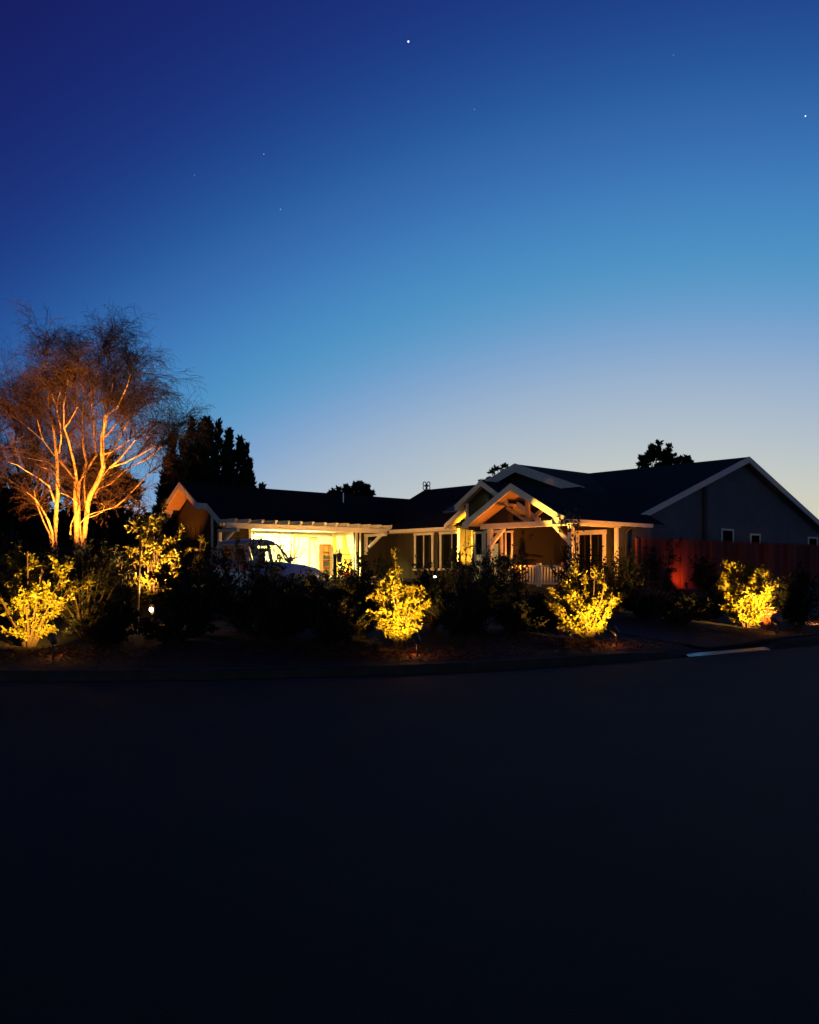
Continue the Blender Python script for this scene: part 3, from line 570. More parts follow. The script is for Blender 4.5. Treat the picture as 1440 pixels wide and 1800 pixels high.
for i, (px, Y, w_, h_, lb) in enumerate(dk):
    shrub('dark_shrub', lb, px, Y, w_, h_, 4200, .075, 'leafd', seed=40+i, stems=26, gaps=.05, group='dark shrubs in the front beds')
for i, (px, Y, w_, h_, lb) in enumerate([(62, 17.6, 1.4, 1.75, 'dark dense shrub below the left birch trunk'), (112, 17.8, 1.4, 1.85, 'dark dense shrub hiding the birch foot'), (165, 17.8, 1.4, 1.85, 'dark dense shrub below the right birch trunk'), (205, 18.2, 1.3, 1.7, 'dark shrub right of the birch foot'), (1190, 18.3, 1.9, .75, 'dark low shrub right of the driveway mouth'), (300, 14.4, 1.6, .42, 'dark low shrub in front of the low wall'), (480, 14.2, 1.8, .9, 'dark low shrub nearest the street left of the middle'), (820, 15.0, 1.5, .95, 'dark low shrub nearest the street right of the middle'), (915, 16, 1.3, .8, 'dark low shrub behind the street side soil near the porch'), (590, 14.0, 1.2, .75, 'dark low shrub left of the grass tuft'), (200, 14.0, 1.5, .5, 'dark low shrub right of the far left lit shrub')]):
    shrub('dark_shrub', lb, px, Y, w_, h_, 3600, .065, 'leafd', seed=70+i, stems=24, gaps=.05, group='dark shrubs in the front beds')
# small trees against the fence
shrub('young_tree', 'young leafy tree silhouetted against the dark fence', 1165, 27.5, 1.3, 2.3, 1400, .09, 'leafd', seed=90, stems=9, up=.3, cat='tree', gaps=.3)
shrub('fence_shrub', 'dark bushy plant right of the red lit fence boards', 1237, 29.5, .9, 1.35, 2200, .09, 'leafd', seed=91, stems=18, gaps=.05)
# porch plants
shrub('rose_bush', 'glossy rose bush climbing the lit yellow entry wall', 812, 25.0, .8, 1.85, 1300, .075, 'leafp', seed=92, stems=10, gaps=.2)
shrub('lily_clump', 'tall lily clump with drooping pale leaves above the porch railing', 905, 26.4, .7, 1.6, 900, .12, 'leafp', seed=93, stems=14, up=.2, gaps=.15)
shrub('broadleaf_shrub', 'glossy dark plant in front of the entry door', 858, 25.3, 1.1, 1.55, 1800, .085, 'leafp', seed=94, stems=16, gaps=.1)
shrub('young_shrub', 'sparse thin stemmed shrub silhouetted before the driveway', 590, 17.5, 1.4, 1.25, 900, .07, 'leafp', seed=95, stems=14, gaps=.2)
# topiary
rng = np.random.default_rng(5); p = gp(885, 25.8); t = tag(empty('topiary', tuple(p)), 'clipped ball topiary on a stem before the porch', 'topiary')
q = rng.normal(size=(900, 3)); q /= np.linalg.norm(q, axis=1, keepdims=True); V, Fc = leaves(rng, q*rng.uniform(.13, .2, (900, 1))+[0, 0, 1.05], q+rng.normal(0, .5, q.shape), .06); npmesh('foliage', V, Fc, M['leafd'], t); MB().tube([(0, 0, 0), (.01, 0, .95)], .02, 6).build('stem', M['stem'], t)
# rose cluster hanging at the porch corner
t = tag(empty('climbing_rose', tuple(hw(-.95, -.72, hg(-.95, -.72)))), 'climbing rose reaching the right corner of the porch gable', 'climber')
pts = [Vector((0, 0, 0)), Vector((.05, -.1, 1.0)), Vector((.1, .02, 1.9)), Vector((0, .1, 2.5))]; MB().tube(pts, [.02, .015, .012, .008], 5).build('stem', M['stem'], t)
P = np.concatenate([rng.normal([0, .05, 2.45], [.17, .17, .2], (80, 3)), rng.normal([.1, 0, 1.8], [.1, .1, .25], (22, 3))]); V, Fc = leaves(rng, P, rng.normal(0, 1, P.shape)+[0, 0, -.4], .15); npmesh('foliage', V, Fc, M['leafp'], t)
# grass tufts
def tuft(label, px, Y, n=60, h=.35, seed=1, m='leafp'):
    rng = np.random.default_rng(seed); p = gp(px, Y); V = []; Fc = []
    for i in range(n):
        a = rng.uniform(0, 6.28); r_ = rng.uniform(.15, .35); hh = h*rng.uniform(.6, 1.1); pr = None
        for k, s_ in enumerate((0, .5, 1)):
            c = np.array([math.cos(a)*r_*s_*s_, math.sin(a)*r_*s_*s_, hh*(s_-.25*s_*s_)]); wd = .008*(1-s_)+.001; sd = np.array([-math.sin(a), math.cos(a), 0])*wd
            V += [c-sd, c+sd]
            if k: j = len(V)-4; Fc.append((j, j+1, j+3, j+2))
    o = npmesh('grass_tuft', V, Fc, M[m]); o.location = p; return tag(o, label, 'grass tuft')
tuft('spiky grass tuft lit orange beside the tall lit shrub', 660, 13.2, 60, .32, 3)
tuft('small grass tuft near the soil glow of the middle lamp', 690, 13.1, 30, .16, 4)
# mulch chips scattered round the lamps
rng = np.random.default_rng(9); V = []; Fc = []
for px, Y, n, r_ in ((60, 12.9, 900, 1.0), (705, 13.1, 1300, .9), (1050, 14.7, 1300, .9), (1345, 17.4, 900, .9), (1436, 19.2, 500, .8), (880, 13.5, 900, 2.5), (300, 13, 700, 2.5)):
    c = gp(px, Y)
    for i in range(n):
        x_, y_ = c.x+rng.normal(0, r_), c.y+rng.normal(0, r_*.5)
        if y_ < yk(x_)+.25: continue
        z_ = gz(x_, y_)+.012+rng.uniform(0, .02); a = rng.uniform(0, 3.14); l_ = rng.uniform(.015, .045); b_ = rng.uniform(.006, .015); tl = rng.uniform(-.02, .02)
        dx, dy = math.cos(a), math.sin(a); j = len(V)
        V += [(x_-dx*l_-dy*b_, y_-dy*l_+dx*b_, z_), (x_+dx*l_-dy*b_, y_+dy*l_+dx*b_, z_+tl), (x_+dx*l_+dy*b_, y_+dy*l_-dx*b_, z_+tl), (x_-dx*l_+dy*b_, y_-dy*l_-dx*b_, z_+.01)]; Fc.append((j, j+1, j+2, j+3))
tag(npmesh('bark_mulch', V, Fc, M['mulch']), 'scattered bark chips on the soil under the shrubs', 'mulch', kind='stuff')

# ------------------------------------------------------------------ trees
class Tree:
    def __init__(s, seed): s.rng = random.Random(seed); s.big = MB(); s.tw = MB()
    def limb(s, pts, r0, r1, n=7): k = len(pts)-1; s.big.tube(pts, [r0+(r1-r0)*i/k for i in range(k+1)], n, False)
    def grow(s, p, d, ln, r, lvl, droop=.0, maxl=3):
        rg = s.rng; pts = [p]; rad = [r]; k = 5 if lvl < maxl else 4; q = p.copy(); dd = d.normalized()
        for i in range(k):
            dd = (dd+Vector((rg.gauss(0, .16), rg.gauss(0, .16), rg.gauss(0, .12)))-Vector((0, 0, droop*(i/k)*(1 if lvl >= maxl-1 else .15)))).normalized(); q = q+dd*ln/k; pts.append(q.copy()); rad.append(max(.0032, r*(1-.8*(i+1)/k)))
            if lvl < maxl:
                for j in range(2 if lvl < maxl-1 else 2):
                    if rg.random() < .78:
                        side = Vector((rg.gauss(0, 1), rg.gauss(0, 1), rg.gauss(.25, .5))).normalized(); s.grow(q, (dd*.9+side*.75), ln*rg.uniform(.45, .7), rad[-1]*.6, lvl+1, droop, maxl)
        (s.big if r > .02 else s.tw).tube(pts, rad, 5 if r > .02 else 3, False)
bt = Tree(3); BY = 22.0
bp = gp(118, BY); birch = tag(empty('birch_tree', tuple(bp)), 'bare multi stemmed birch with pale trunks glowing orange from lamps at its foot', 'tree')
def sq(y): return y if y > 740 else 740-(740-y)*.72
def bpts(l, dy0=0, dy1=0):
    n = len(l)-1; return [at(x, sq(y), BY+dy0+(dy1-dy0)*i/max(1, n))-bp for i, (x, y) in enumerate(l)]
LIMBS = [
 ([(99, 1045), (97, 945), (99, 900), (102, 870), (101, 835), (100, 807), (96, 762), (92, 735), (87, 712), (85, 682), (89, 662), (80, 620), (78, 585)], .10, .02, 0, .5),
 ([(100, 1040), (92, 935), (85, 915), (74, 895), (62, 877), (47, 865)], .07, .012, -.3, -1.0),
 ([(100, 1040), (88, 940), (75, 912), (65, 887), (60, 862)], .05, .01, 0, -.3),
 ([(96, 882), (87, 855), (67, 840), (45, 827), (30, 817), (13, 812)], .042, .010, 0, -.8),
 ([(100, 836), (90, 826), (75, 822), (62, 815)], .03, .008, 0, .3),
 ([(97, 824), (85, 812), (62, 808), (40, 803)], .03, .008, 0, .5),
 ([(104, 797), (108, 770), (106, 745), (101, 720), (100, 700), (108, 660)], .04, .012, 0, -.5),
 ([(136, 1045), (136, 945), (136, 905), (135, 875), (136, 847)], .125, .09, 0, 0),
 ([(136, 847), (130, 840), (112, 818), (97, 802), (77, 775), (50, 752), (30, 735)], .05, .012, 0, .6),
 ([(136, 847), (132, 822), (127, 800), (120, 772), (113, 752), (112, 700), (120, 640)], .06, .015, 0, -.6),
 ([(137, 850), (148, 833), (152, 812), (147, 787), (145, 755), (145, 725), (148, 680), (140, 600)], .06, .015, 0, .4),
 ([(151, 830), (158, 818), (170, 800), (166, 770), (165, 740), (162, 707), (170, 655), (172, 600), (180, 565)], .055, .012, .2, .8),
 ([(146, 1045), (148, 945), (155, 885), (158, 872), (172, 847), (182, 822), (180, 800), (180, 770), (184, 747), (187, 725)], .11, .05, 0, -.5),
 ([(187, 725), (205, 710), (215, 682), (225, 650), (230, 625)], .045, .012, -.5, -.8), ([(184, 745), (190, 700), (192, 640), (190, 580)], .045, .012, -.5, .4),
 ([(167, 875), (170, 862), (180, 856), (195, 850), (220, 827), (247, 812), (275, 790), (300, 760)], .05, .010, .1, 1.0),
 ([(173, 847), (190, 838), (207, 829)], .03, .008, 0, .5), ([(176, 845), (185, 832), (193, 822)], .022, .006, 0, -.4),
 ([(181, 815), (200, 785), (213, 752), (222, 730), (240, 700)], .035, .01, 0, .9),
 ([(146, 1000), (141, 920), (155, 905), (172, 900), (186, 896), (202, 892)], .03, .007, -.3, -.6), ([(150, 912), (168, 906), (180, 900), (184, 890), (178, 885)], .02, .005, -.3, -.5),
 ([(123, 940), (126, 920), (135, 898)], .03, .018, -.2, -.1), ([(125, 940), (124, 925), (132, 905)], .025, .015, -.3, 0),
 ([(136, 888), (128, 877), (117, 870), (107, 867)], .022, .007, 0, -.3), ([(150, 885), (148, 850), (152, 815)], .03, .02, -.2, .1),
 ([(148, 890), (165, 860), (205, 815), (222, 775), (222, 740)], .035, .01, .5, 1.4)]
BIG = MB(); AP = []
for l, r0, r1, d0, d1 in LIMBS:
    P = bpts(l, d0, d1); r0 *= .62; AP += P[1:]; BIG.tube(P, [r0+(r1-r0)*i/(len(P)-1) for i in range(len(P))], 9, False)
    for i in range(2, len(P)):
        y_ = l[i][1]
        for j in range((3 if r0 > .02 else 1) if y_ < 790 else 1):
            dr = (P[i]-P[i-1]).normalized(); sd = Vector((bt.rng.gauss(0, 1), bt.rng.gauss(0, 1), bt.rng.gauss(.6, .4))).normalized()
            bt.grow(P[i], dr*.8+sd*.9, bt.rng.uniform(.6, 1.2), .013, 1, .4, 3)
    if l[-1][1] < 800:
        for j in range(4):
            dr = (P[-1]-P[-2]).normalized(); sd = Vector((bt.rng.gauss(0, 1), bt.rng.gauss(0, 1), bt.rng.gauss(.7, .3))).normalized(); bt.grow(P[-1], dr+sd*.7, bt.rng.uniform(.6, 1.0), .016, 1, .6, 3)
tips = [(100, 585), (120, 590), (150, 575), (165, 570), (185, 560), (205, 600), (225, 630), (240, 650), (255, 690), (275, 715), (290, 715), (250, 740), (265, 770), (130, 620), (75, 650), (205, 660), (215, 700), (235, 700)]
for (x, y) in tips:
    p = at(x+bt.rng.gauss(0, 8), sq(y)+62, BY+bt.rng.uniform(-1.2, 1.6))-bp
    for j in range(5): bt.grow(p, Vector((bt.rng.gauss((x-140)/130, .4), bt.rng.gauss(0, .4), .75)), bt.rng.uniform(.7, 1.1), .015, 1, .6, 3)
    p2 = min(AP, key=lambda q: (q-p).length+(5 if q.z > p.z-.3 else 0)); BIG.tube([p2, p2.lerp(p, .35)+Vector((0, 0, -.06)), p2.lerp(p, .7)+Vector((0, 0, -.04)), p], [.026, .022, .018, .014], 5, False)
BIG.build('trunks', M['birch'], birch, smooth=True); bt.big.build('limbs', M['bark'], birch, smooth=True); bt.tw.build('twigs', M['twig'], birch)
# second bare tree, behind left
def bare_tree(label, px, Y, top, spreadpx, seed, n=9, droop=.2, big=.16):
    p = gp(px, Y); t = tag(empty('bare_tree', tuple(p)), label, 'tree'); tr = Tree(seed); hgt = (HZ-top)/F*Y+ZC-p.z
    tr.limb([Vector((0, 0, 0)), Vector((.1, 0, hgt*.2)), Vector((0, 0, hgt*.38))], big, big*.75, 8)
    for k in range(n):
        x = (k/(n-1)-.5)*2; e_ = Vector((x*spreadpx/F*Y, tr.rng.uniform(-1, 1)*spreadpx/F*Y*.6, hgt*(.96-.35*x*x)*tr.rng.uniform(.88, 1)))
        s_ = Vector((0, 0, hgt*tr.rng.uniform(.25, .38))); P = [s_.lerp(e_, q)+Vector((x*.5*math.sin(q*3.14), 0, -.25*math.sin(q*3.14)*abs(x)))+Vector((tr.rng.gauss(0, .08), tr.rng.gauss(0, .08), 0)) for q in (0, .2, .4, .6, .75, .87)]
        tr.limb(P, big*.5, .018, 6)
        for i in range(1, 6):
            for j in range(4):
                sd = Vector((tr.rng.gauss(0, 1), tr.rng.gauss(0, 1), tr.rng.gauss(.5, .4))).normalized(); tr.grow(P[i], (P[i]-P[i-1]).normalized()*.8+sd*.8, tr.rng.uniform(.9, 1.8), .022, 1, droop, 3)
    tr.big.build('limbs', M['bark'], t, smooth=True); tr.tw.build('twigs', M['twig'], t); return t
bare_tree('tall bare tree with fine unlit twigs behind the birch at the left edge', 50, 30, 655, 80, 21, 10)

def leafy_tree(name, label, px, Y, blobs, nl, ls, m, trunkr=.12, seed=1, cat='tree'):
    """blobs in px space at distance Y: (x, y, rx, ry)"""
    rng = np.random.default_rng(seed); p = gp(px, Y); t = tag(empty(name, tuple(p)), label, cat); P = []; D = []; tot = sum(b_[2]*b_[3] for b_ in blobs); tm = MB(); s_ = Y/F
    for (x, y, rx, ry) in blobs:
        c = np.array(at(x, y, Y)-p); n = int(nl*rx*ry/tot); c[1] += rng.uniform(-.6, .6)*rx*s_
        q = rng.normal(size=(n, 3)); q /= np.linalg.norm(q, axis=1, keepdims=True); r_ = rng.uniform(.25, 1, (n, 1))**.55
        nc = max(5, n//70); cc = rng.normal(size=(nc, 3)); cc /= np.linalg.norm(cc, axis=1, keepdims=True); cc *= rng.uniform(.3, 1, (nc, 1)); idx = rng.integers(0, nc, n)
        q = cc[idx]+q*r_*.33; P.append(c+q*np.array([rx, rx, ry])*s_); D.append(q+rng.normal(0, .6, q.shape)+[0, 0, .3])
        tm.tube([(0, 0, c[2]*.25), tuple(c*[.5, .5, .7]), tuple(c)], [trunkr*.6, trunkr*.35, .02], 5, False)
    tm.tube([(0, 0, 0), (0, 0, (at(0, min(b_[1] for b_ in blobs)+10, Y).z-p.z)*.7)], [trunkr, trunkr*.4], 8, False)
    V, Fc = leaves(rng, np.concatenate(P), np.concatenate(D), ls); npmesh('crown', V, Fc, M[m], t); tm.build('trunk', M['bark'], t); return t
# conifer with upright plumes behind the garage
rng = np.random.default_rng(33); cY = 44.0; cp = gp(372, cY); t = tag(empty('conifer_tree', tuple(cp)), 'dark multi plumed conifer rising behind the garage roof', 'conifer'); P = []; D = []; tm = MB()
plumes = [(303, 758, 26), (318, 768, 16), (326, 770, 10), (345, 737, 24), (355, 742, 18), (363, 733, 30), (372, 736, 28), (387, 738, 18), (395, 745, 20), (407, 756, 20), (418, 762, 18), (425, 768, 12), (432, 798, 14), (296, 790, 18), (440, 820, 16), (448, 835, 12), (455, 843, 10), (345, 785, 40), (368, 815, 50), (405, 822, 45), (320, 810, 36), (300, 830, 22), (425, 840, 32), (340, 850, 60), (395, 860, 60)]
for i, (x, y, wd) in enumerate(plumes):
    y += 7; wd *= 1.2; n = int(520+wd*34); top = np.array(at(x, y, cY)-cp); oy = rng.uniform(-1.2, 1.2); f_ = rng.uniform(0, 1, n)**.8; lenp = min(5.5, top[2]-1.0) * (1.0 if i < 13 else .9); wmax = wd/F*cY*(.47 if i < 13 else .55)
    ang = rng.uniform(0, 6.28, n); rr = wmax*np.minimum(1, (f_*2.2)**.8+.06)*np.sqrt(rng.uniform(.1, 1, n))*(1+.3*np.sin(f_*23+i))
    P.append(np.stack([top[0]+np.cos(ang)*rr, oy+top[1]+np.sin(ang)*rr, top[2]-f_*lenp], 1)); D.append(np.stack([np.cos(ang)*.5, np.sin(ang)*.5, np.full(n, 1.0)], 1)+rng.normal(0, .3, (n, 3)))
    tm.tube([(0, 0, 1.0), (top[0]*.8, oy*.8, top[2]*.5), (top[0], oy, top[2]-.3)], [.12, .07, .02], 5, False)
V, Fc = leaves(rng, np.concatenate(P), np.concatenate(D), .30, w=.42); npmesh('crown', V, Fc, M['conif'], t); tm.tube([(0, 0, 0), (0, 0, 3)], [.3, .2], 8).build('trunk', M['bark'], t)
leafy_tree('background_tree', 'small rounded treetop peeking over the garage roof', 622, 58, [(598, 863, 10, 7), (612, 860, 10, 9), (628, 858, 14, 10), (643, 862, 10, 9), (622, 872, 32, 10), (588, 868, 6, 4), (655, 868, 5, 4), (620, 930, 20, 50)], 5200, .32, 'conif', seed=51)
leafy_tree('background_tree', 'sparse treetop peeking between the two middle gables', 880, 55, [(866, 832, 6, 4), (876, 827, 8, 5), (888, 824, 8, 6), (892, 842, 14, 8), (868, 846, 10, 6), (882, 900, 16, 50), (845, 850, 7, 4)], 1700, .3, 'conif', seed=52)
leafy_tree('background_tree', 'tree with leader shoot rising behind the ridge of the right roof', 1162, 60, [(1157, 786, 5, 9), (1152, 800, 16, 13), (1168, 798, 14, 12), (1125, 813, 13, 7), (1182, 806, 10, 7), (1202, 807, 7, 6), (1140, 816, 26, 10), (1175, 815, 28, 9), (1205, 815, 14, 5), (1145, 795, 8, 5), (1176, 787, 6, 4), (1160, 880, 25, 60)], 7000, .3, 'conif', seed=53)
leafy_tree('evergreen_tree', 'broad dark evergreen crown behind the birch trunks', 205, 33, [(60, 978, 80, 24), (140, 980, 80, 24), (215, 980, 80, 24), (110, 930, 70, 45), (150, 950, 60, 40), (195, 955, 50, 45), (175, 850, 50, 45), (205, 870, 40, 45), (190, 815, 35, 40), (150, 870, 50, 50), (225, 925, 40, 35), (190, 920, 60, 50)], 19000, .24, 'leafd', .2, 54)
leafy_tree('evergreen_tree', 'dark evergreen mass at the left edge behind the far left shrub', 20, 27, [(20, 900, 55, 45), (55, 915, 40, 50), (-20, 880, 50, 50), (10, 950, 80, 50), (70, 950, 50, 45)], 12000, .2, 'leafd', .2, 55)
leafy_tree('evergreen_hedge', 'dark evergreen hedge left of the garage gable', 265, 26, [(250, 955, 40, 32), (280, 955, 30, 28), (220, 960, 40, 40), (285, 970, 35, 40)], 9000, .18, 'leafd', .1, 56, 'hedge')
p = gp(507, 28.5); t = tag(empty('bare_shrub', tuple(p)), 'small bare gnarled shrub silhouetted against the bright garage behind the car bonnet', 'shrub')
tr = Tree(77); tr.limb([Vector((0, 0, 0)), Vector((.05, 0, .5)), Vector((0, 0, .95))], .05, .035, 6)
for dx, hh in ((-.55, 1.45), (-.3, 1.7), (.12, 1.75), (.35, 1.5), (.5, 1.2)):
    P = [Vector((0, 0, .9)), Vector((dx*.5, .05, 1.05)), Vector((dx*.85, 0, 1.0+(hh-1)*.5)), Vector((dx, 0, hh))]; tr.limb(P, .03, .010, 5)
    for q in P[1:]: tr.grow(q, Vector((dx, tr.rng.gauss(0, .3), .8)), .3, .008, 2, .0, 3)
tr.big.build('branches', M['wood'], t, smooth=True); tr.tw.build('twigs', M['wood'], t)
# spots at the birch foot
stake_light(85, 18.6, 'stake spotlight at the left foot of the birch', at(95, 800, BY), 4000, (1, .29, .03), ang=60, group='birch spotlights', h=.7)
stake_light(168, 18.6, 'stake spotlight at the right foot of the birch', at(150, 790, BY), 4600, (1, .32, .035), ang=60, group='birch spotlights', h=.7)

# ------------------------------------------------------------------ car
cu, cv = -11.7, 2.75; cpz = hg(cu+2, cv)+.04
car = tag(empty('parked_car', tuple(hw(cu, cv, cpz)), ROT+R(15)), 'blue grey compact suv parked across the drive in front of the open garage', 'car')
# x forward 0..4.3, y -0.88..0.88 ; near side is y<0
def loft(st, n=14, pw=.38):
    vs = []; fs = []
    for x, zt, zb, hw_ in st:
        for k in range(n):
            a = 2*math.pi*k/n; c, s_ = math.cos(a), math.sin(a); yy = hw_*math.copysign(abs(c)**pw, c); zz = (zt+zb)/2+(zt-zb)/2*math.copysign(abs(s_)**pw, s_); vs.append((x, yy, zz))
    for i in range(len(st)-1):
        for k in range(n): a = i*n+k; b_ = i*n+(k+1) % n; fs.append((a, a+n, b_+n, b_))
    fs += [tuple(range(n)), tuple(range((len(st)-1)*n, len(st)*n))[::-1]]; return vs, fs
w = MB(); w.add(*loft([(0, .75, .4, .6), (.06, .95, .3, .76), (.3, 1.05, .26, .86), (.9, 1.07, .26, .89), (2.0, 1.06, .26, .89), (2.85, 1.05, .26, .89), (3.1, 1.03, .26, .88), (3.5, .98, .27, .86), (3.9, .9, .28, .82), (4.12, .8, .3, .74), (4.22, .66, .36, .6)], 24)); w.build('body', M['carpaint'], car, smooth=True)
w = MB(); w.add(*loft([(.32, 1.50, 1.46, .52), (.45, 1.60, 1.52, .62), (.9, 1.665, 1.57, .68), (1.6, 1.68, 1.58, .69), (2.1, 1.64, 1.55, .67), (2.35, 1.565, 1.51, .60)], 20, .6)); w.build('roof_panel', M['carpaint'], car, smooth=True)
for s_ in (-1, 1):
    w = MB()
    w.tube([(3.02, s_*.80, 1.02), (2.75, s_*.76, 1.24), (2.30, s_*.64, 1.54)], [.04, .035, .035], 6); w.build('windscreen_pillar', M['carpaint'], car)
    MB().beam((1.65, s_*.85, 1.02), (1.6, s_*.67, 1.58), .1, .05, (1, 0, 0)).build('door_pillar', M['carpaint'], car); MB().beam((.7, s_*.84, 1.02), (.68, s_*.66, 1.56), .26, .05, (1, 0, 0)).build('rear_pillar', M['carpaint'], car); MB().beam((.1, s_*.78, 1.0), (.38, s_*.58, 1.5), .12, .05, (1, 0, 0)).build('tail_pillar', M['carpaint'], car)
    q = MB(); q.add([(.2, s_*.82, 1.03), (2.95, s_*.82, 1.03), (2.32, s_*.65, 1.54), (.42, s_*.65, 1.53)], [(0, 1, 2, 3)]); q.build('side_window', carglass, car)
    MB().box(2.7, 2.86, s_*.95-.07, s_*.95+.07, 1.05, 1.18).build('side_mirror', M['carpaint'], car, bevel=.03)
    MB().add(*loft([(4.0, .78, .64, .1), (4.14, .76, .66, .08)], 10)).build('headlight', M['clearlens'], car).location = (0, s_*.58, 0)
    MB().box(.0, .06, s_*.66-.09, s_*.66+.09, .75, .98).build('tail_light', M['redlens'], car, bevel=.01)
    for x in (1.2, 2.1): MB().box(x, x+.16, s_*.9-.015, s_*.9+.015, .88, .91).build('door_handle', M['chrome'], car)
    for x in (.66, 3.28):
        wh = empty('wheel', (x, s_*.80, .335), 0, car)
        pr = [(.2, -.10), (.30, -.11), (.335, -.08), (.335, .08), (.30, .11), (.2, .10)]; w = MB(); w.lathe(pr, (0, 0, 0), 24); ty = w.build('tyre', M['rubber'], wh); ty.rotation_euler = (R(90), 0, 0)
        w = MB(); w.lathe([(.21, -.09), (.215, .09)], (0, 0, 0), 20)
        for k in range(5): a = k*1.2566; w.beam((0, 0, .095*1), (.2*math.cos(a), .2*math.sin(a), .10), .05, .03)
        ri = w.build('rim', M['rimm'], wh); ri.rotation_euler = (R(90) if s_ < 0 else R(-90), 0, 0)
q = MB(); q.add([(3.0, -.78, 1.04), (3.0, .78, 1.04), (2.34, .6, 1.54), (2.34, -.6, 1.54)], [(0, 1, 2, 3)]); q.build('windscreen', carglass, car)
q = MB(); q.add([(.1, -.72, 1.03), (.1, .72, 1.03), (.36, .55, 1.5), (.36, -.55, 1.5)], [(0, 1, 2, 3)]); q.build('rear_window', carglass, car)
MB().box(4.1, 4.3, -.75, .75, .3, .48).build('front_bumper', M['carpaint'], car, bevel=.05); MB().box(-.08, .12, -.78, .78, .32, .52).build('rear_bumper', M['carpaint'], car, bevel=.05)
for y_ in (-.4, .4): MB().box(1.45, 1.6, y_-.22, y_+.22, 1.0, 1.42).build('headrest_seat', M['blk'], car, bevel=.05)

for o in [o for o in C.objects if o.parent == car and o.type == 'MESH']:
    for v_ in o.data.vertices: v_.co.x = v_.co.x*.72 if v_.co.x < 3.05 else 2.196+(v_.co.x-3.05)*1.727
car.scale = (.82, .92, 1.0)
# ------------------------------------------------------------------ garden furniture
p = gp(589, 21.5); t = tag(empty('lamp_post', tuple(p), 0), 'slim dark post with an unlit lantern hanging at its side before the garage', 'lamp post')
hp = at(589, 966, 21.5).z-p.z
MB().tube([(0, 0, 0), (0, 0, hp-.12)], .045, 8).build('post', M['bark'], t); MB().box(-.09, .09, -.09, .09, hp-1.0, hp-.96).build('cross_block', M['bark'], t)
MB().tube([(0, 0, hp-.12), (.05, 0, hp-.03), (.13, 0, hp-.05), (.14, 0, hp-.1)], .012, 5).build('hook', M['iron'], t)
ln_ = MB().lathe([(.01, .0), (.09, -.06), (.075, -.08), (.06, -.26), (.07, -.28)], (.12, 0, hp-.06), 6).build('lantern', M['grey'], t); MB().lathe([(.01, 0), (.02, .04), (.0, .08)], (.12, 0, hp-.06), 6).build('finial', M['iron'], ln_)
p = gp(243, 17.2); t = tag(MB().tube([(0, 0, 0), (.03, 0, 1.15), (.05, 0, 2.0)], .022, 6).build('tree_stake', M['bark']), 'thin upright wooden stake left of the glowing stake lamp', 'stake'); t.location = p
MB().box(.01, .07, -.03, .03, 1.55, 1.58).build('tie', M['rubber'], t)
p = gp(256, 18.6); t = tag(empty('low_wall', tuple(p), R(4)), 'low grey block wall behind the glowing stake lamp', 'wall')
MB().box(-.75, -.08, -.1, .1, -.1, .62).build('block_course', M['stone'], t, bevel=.01); MB().box(-.075, .55, -.12, .09, -.1, .62).build('block_course', M['stone'], t, bevel=.01); MB().box(-.78, .58, -.14, .13, .622, .68).build('coping', M['stone'], t, bevel=.01)
# chair on porch
t = tag(empty('porch_chair', tuple(hw(1.2, .95, .86)), ROT+R(200)), 'rounded wooden chair on the porch in front of the right window', 'chair')
MB().box(-.25, .25, -.25, .25, .4, .45).build('seat', M['wood'], t, bevel=.01); MB().prism([(.22, -.25, .45), (.3, -.25, .8), (.32, -.17, .93), (.33, 0, .97), (.32, .17, .93), (.3, .25, .8), (.22, .25, .45)], (.03, 0, 0)).build('backrest', M['wood'], t)
for a in (-.22, .22):
    for c_ in (-.22, .22): MB().box(a-.025, a+.025, c_-.025, c_+.025, 0, .399).build('leg', M['wood'], t)
    MB().box(-.25, .28, a-.03, a+.03, .62, .65).build('armrest', M['wood'], t)
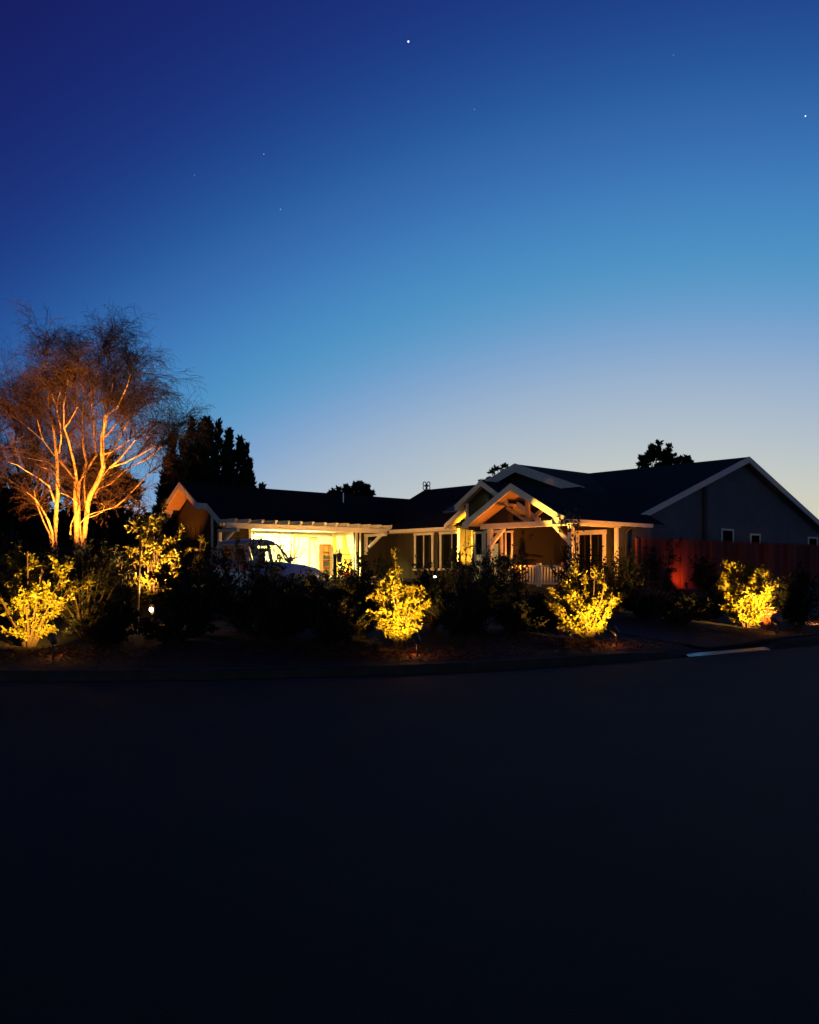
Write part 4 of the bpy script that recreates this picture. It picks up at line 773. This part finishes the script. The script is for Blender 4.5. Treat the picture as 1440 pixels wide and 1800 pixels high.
# little globe path light by the entry
p = at(765, 1014, 27.6); bz_ = gz(p.x, p.y); t = tag(empty('globe_light', (p.x, p.y, bz_)), 'small white glowing globe light on a short stem below the entry windows', 'lamp')
MB().tube([(0, 0, 0), (0, 0, p.z-bz_)], .015, 6).build('stem', M['blk'], t); MB().lathe([(.0, -.05), (.04, -.035), (.05, 0), (.04, .035), (0, .05)], (0, 0, p.z-bz_), 12).build('globe', M['lampd'], t, smooth=True)
lamp('globe_glow', 'POINT', (0, -.02, p.z-bz_+.12), 25, (1, .7, .35), t, .05)
# entry wall and porch gable spotlights
def hspot(label, u, v, tgt, power, col, ang=60, h=.25):
    p = hw(u, v, hg(u, v)); X = p.x*F/p.y+CX; return stake_light(X, p.y, label, Vector(hw(*tgt)), power, col, ang=ang, h=h, group='spotlights aimed at the house')
hspot('stake spotlight below the yellow lit entry wall', -.9, 6.0, (.66, 5.6, 2.5), 4200, (1, .46, .03), 54)
hspot('stake spotlight left of the porch aimed at its gable', -4.2, .9, (-.5, .3, 3.4), 3400, (1, .50, .06), 26, h=.3)
hspot('stake spotlight on the porch side bed lighting the porch ceiling', -.5, 2.6, (.5, 2.0, 4.0), 260, (1, .26, .02), 120, h=.3)
hspot('stake spotlight in the bed beside the garage gable', -9.3, 12.9, (-8.0, 13.2, 4.2), 560, (1, .26, .03), 64, h=.3)
hspot('stake spotlight in the drive bed washing the pergola', -4.5, 5.6, (-2.8, 9.5, 3.0), 1000, (1, .43, .08), 130, h=.25)
hspot('stake spotlight at the right end of the porch', 1.0, -1.3, (1.4, .3, 2.6), 640, (1, .32, .035), 120, h=.3)

# ------------------------------------------------------------------ stars
for x, y, r_, b_, lb in ((718, 73, 1.7, 'star', 'brightest star high in the middle of the sky'), (1416, 204, 1.2, 'star', 'star at the right edge of the sky'), (464, 271, .75, 'stard', 'faint star in the left half of the sky, upper of the close pair'), (834, 192, .55, 'stard', 'very faint star right of the brightest star'), (342, 308, .6, 'stard', 'faint star furthest left in the sky'), (493, 368, .75, 'stard', 'faint star lowest in the sky'), (1184, 97, .6, 'stard', 'faint star high in the right half of the sky')):
    Y = 3000.; bpy_m = MB(); bpy_m.lathe([(0, -1), (.7, -.7), (1, 0), (.7, .7), (0, 1)], (0, 0, 0), 10); s = r_*Y/F
    o = bpy_m.build('star', M[b_], None, smooth=True); o.scale = (s, s, s); o.location = at(x, y, Y); tag(o, lb, 'star', 'stars in the evening sky')
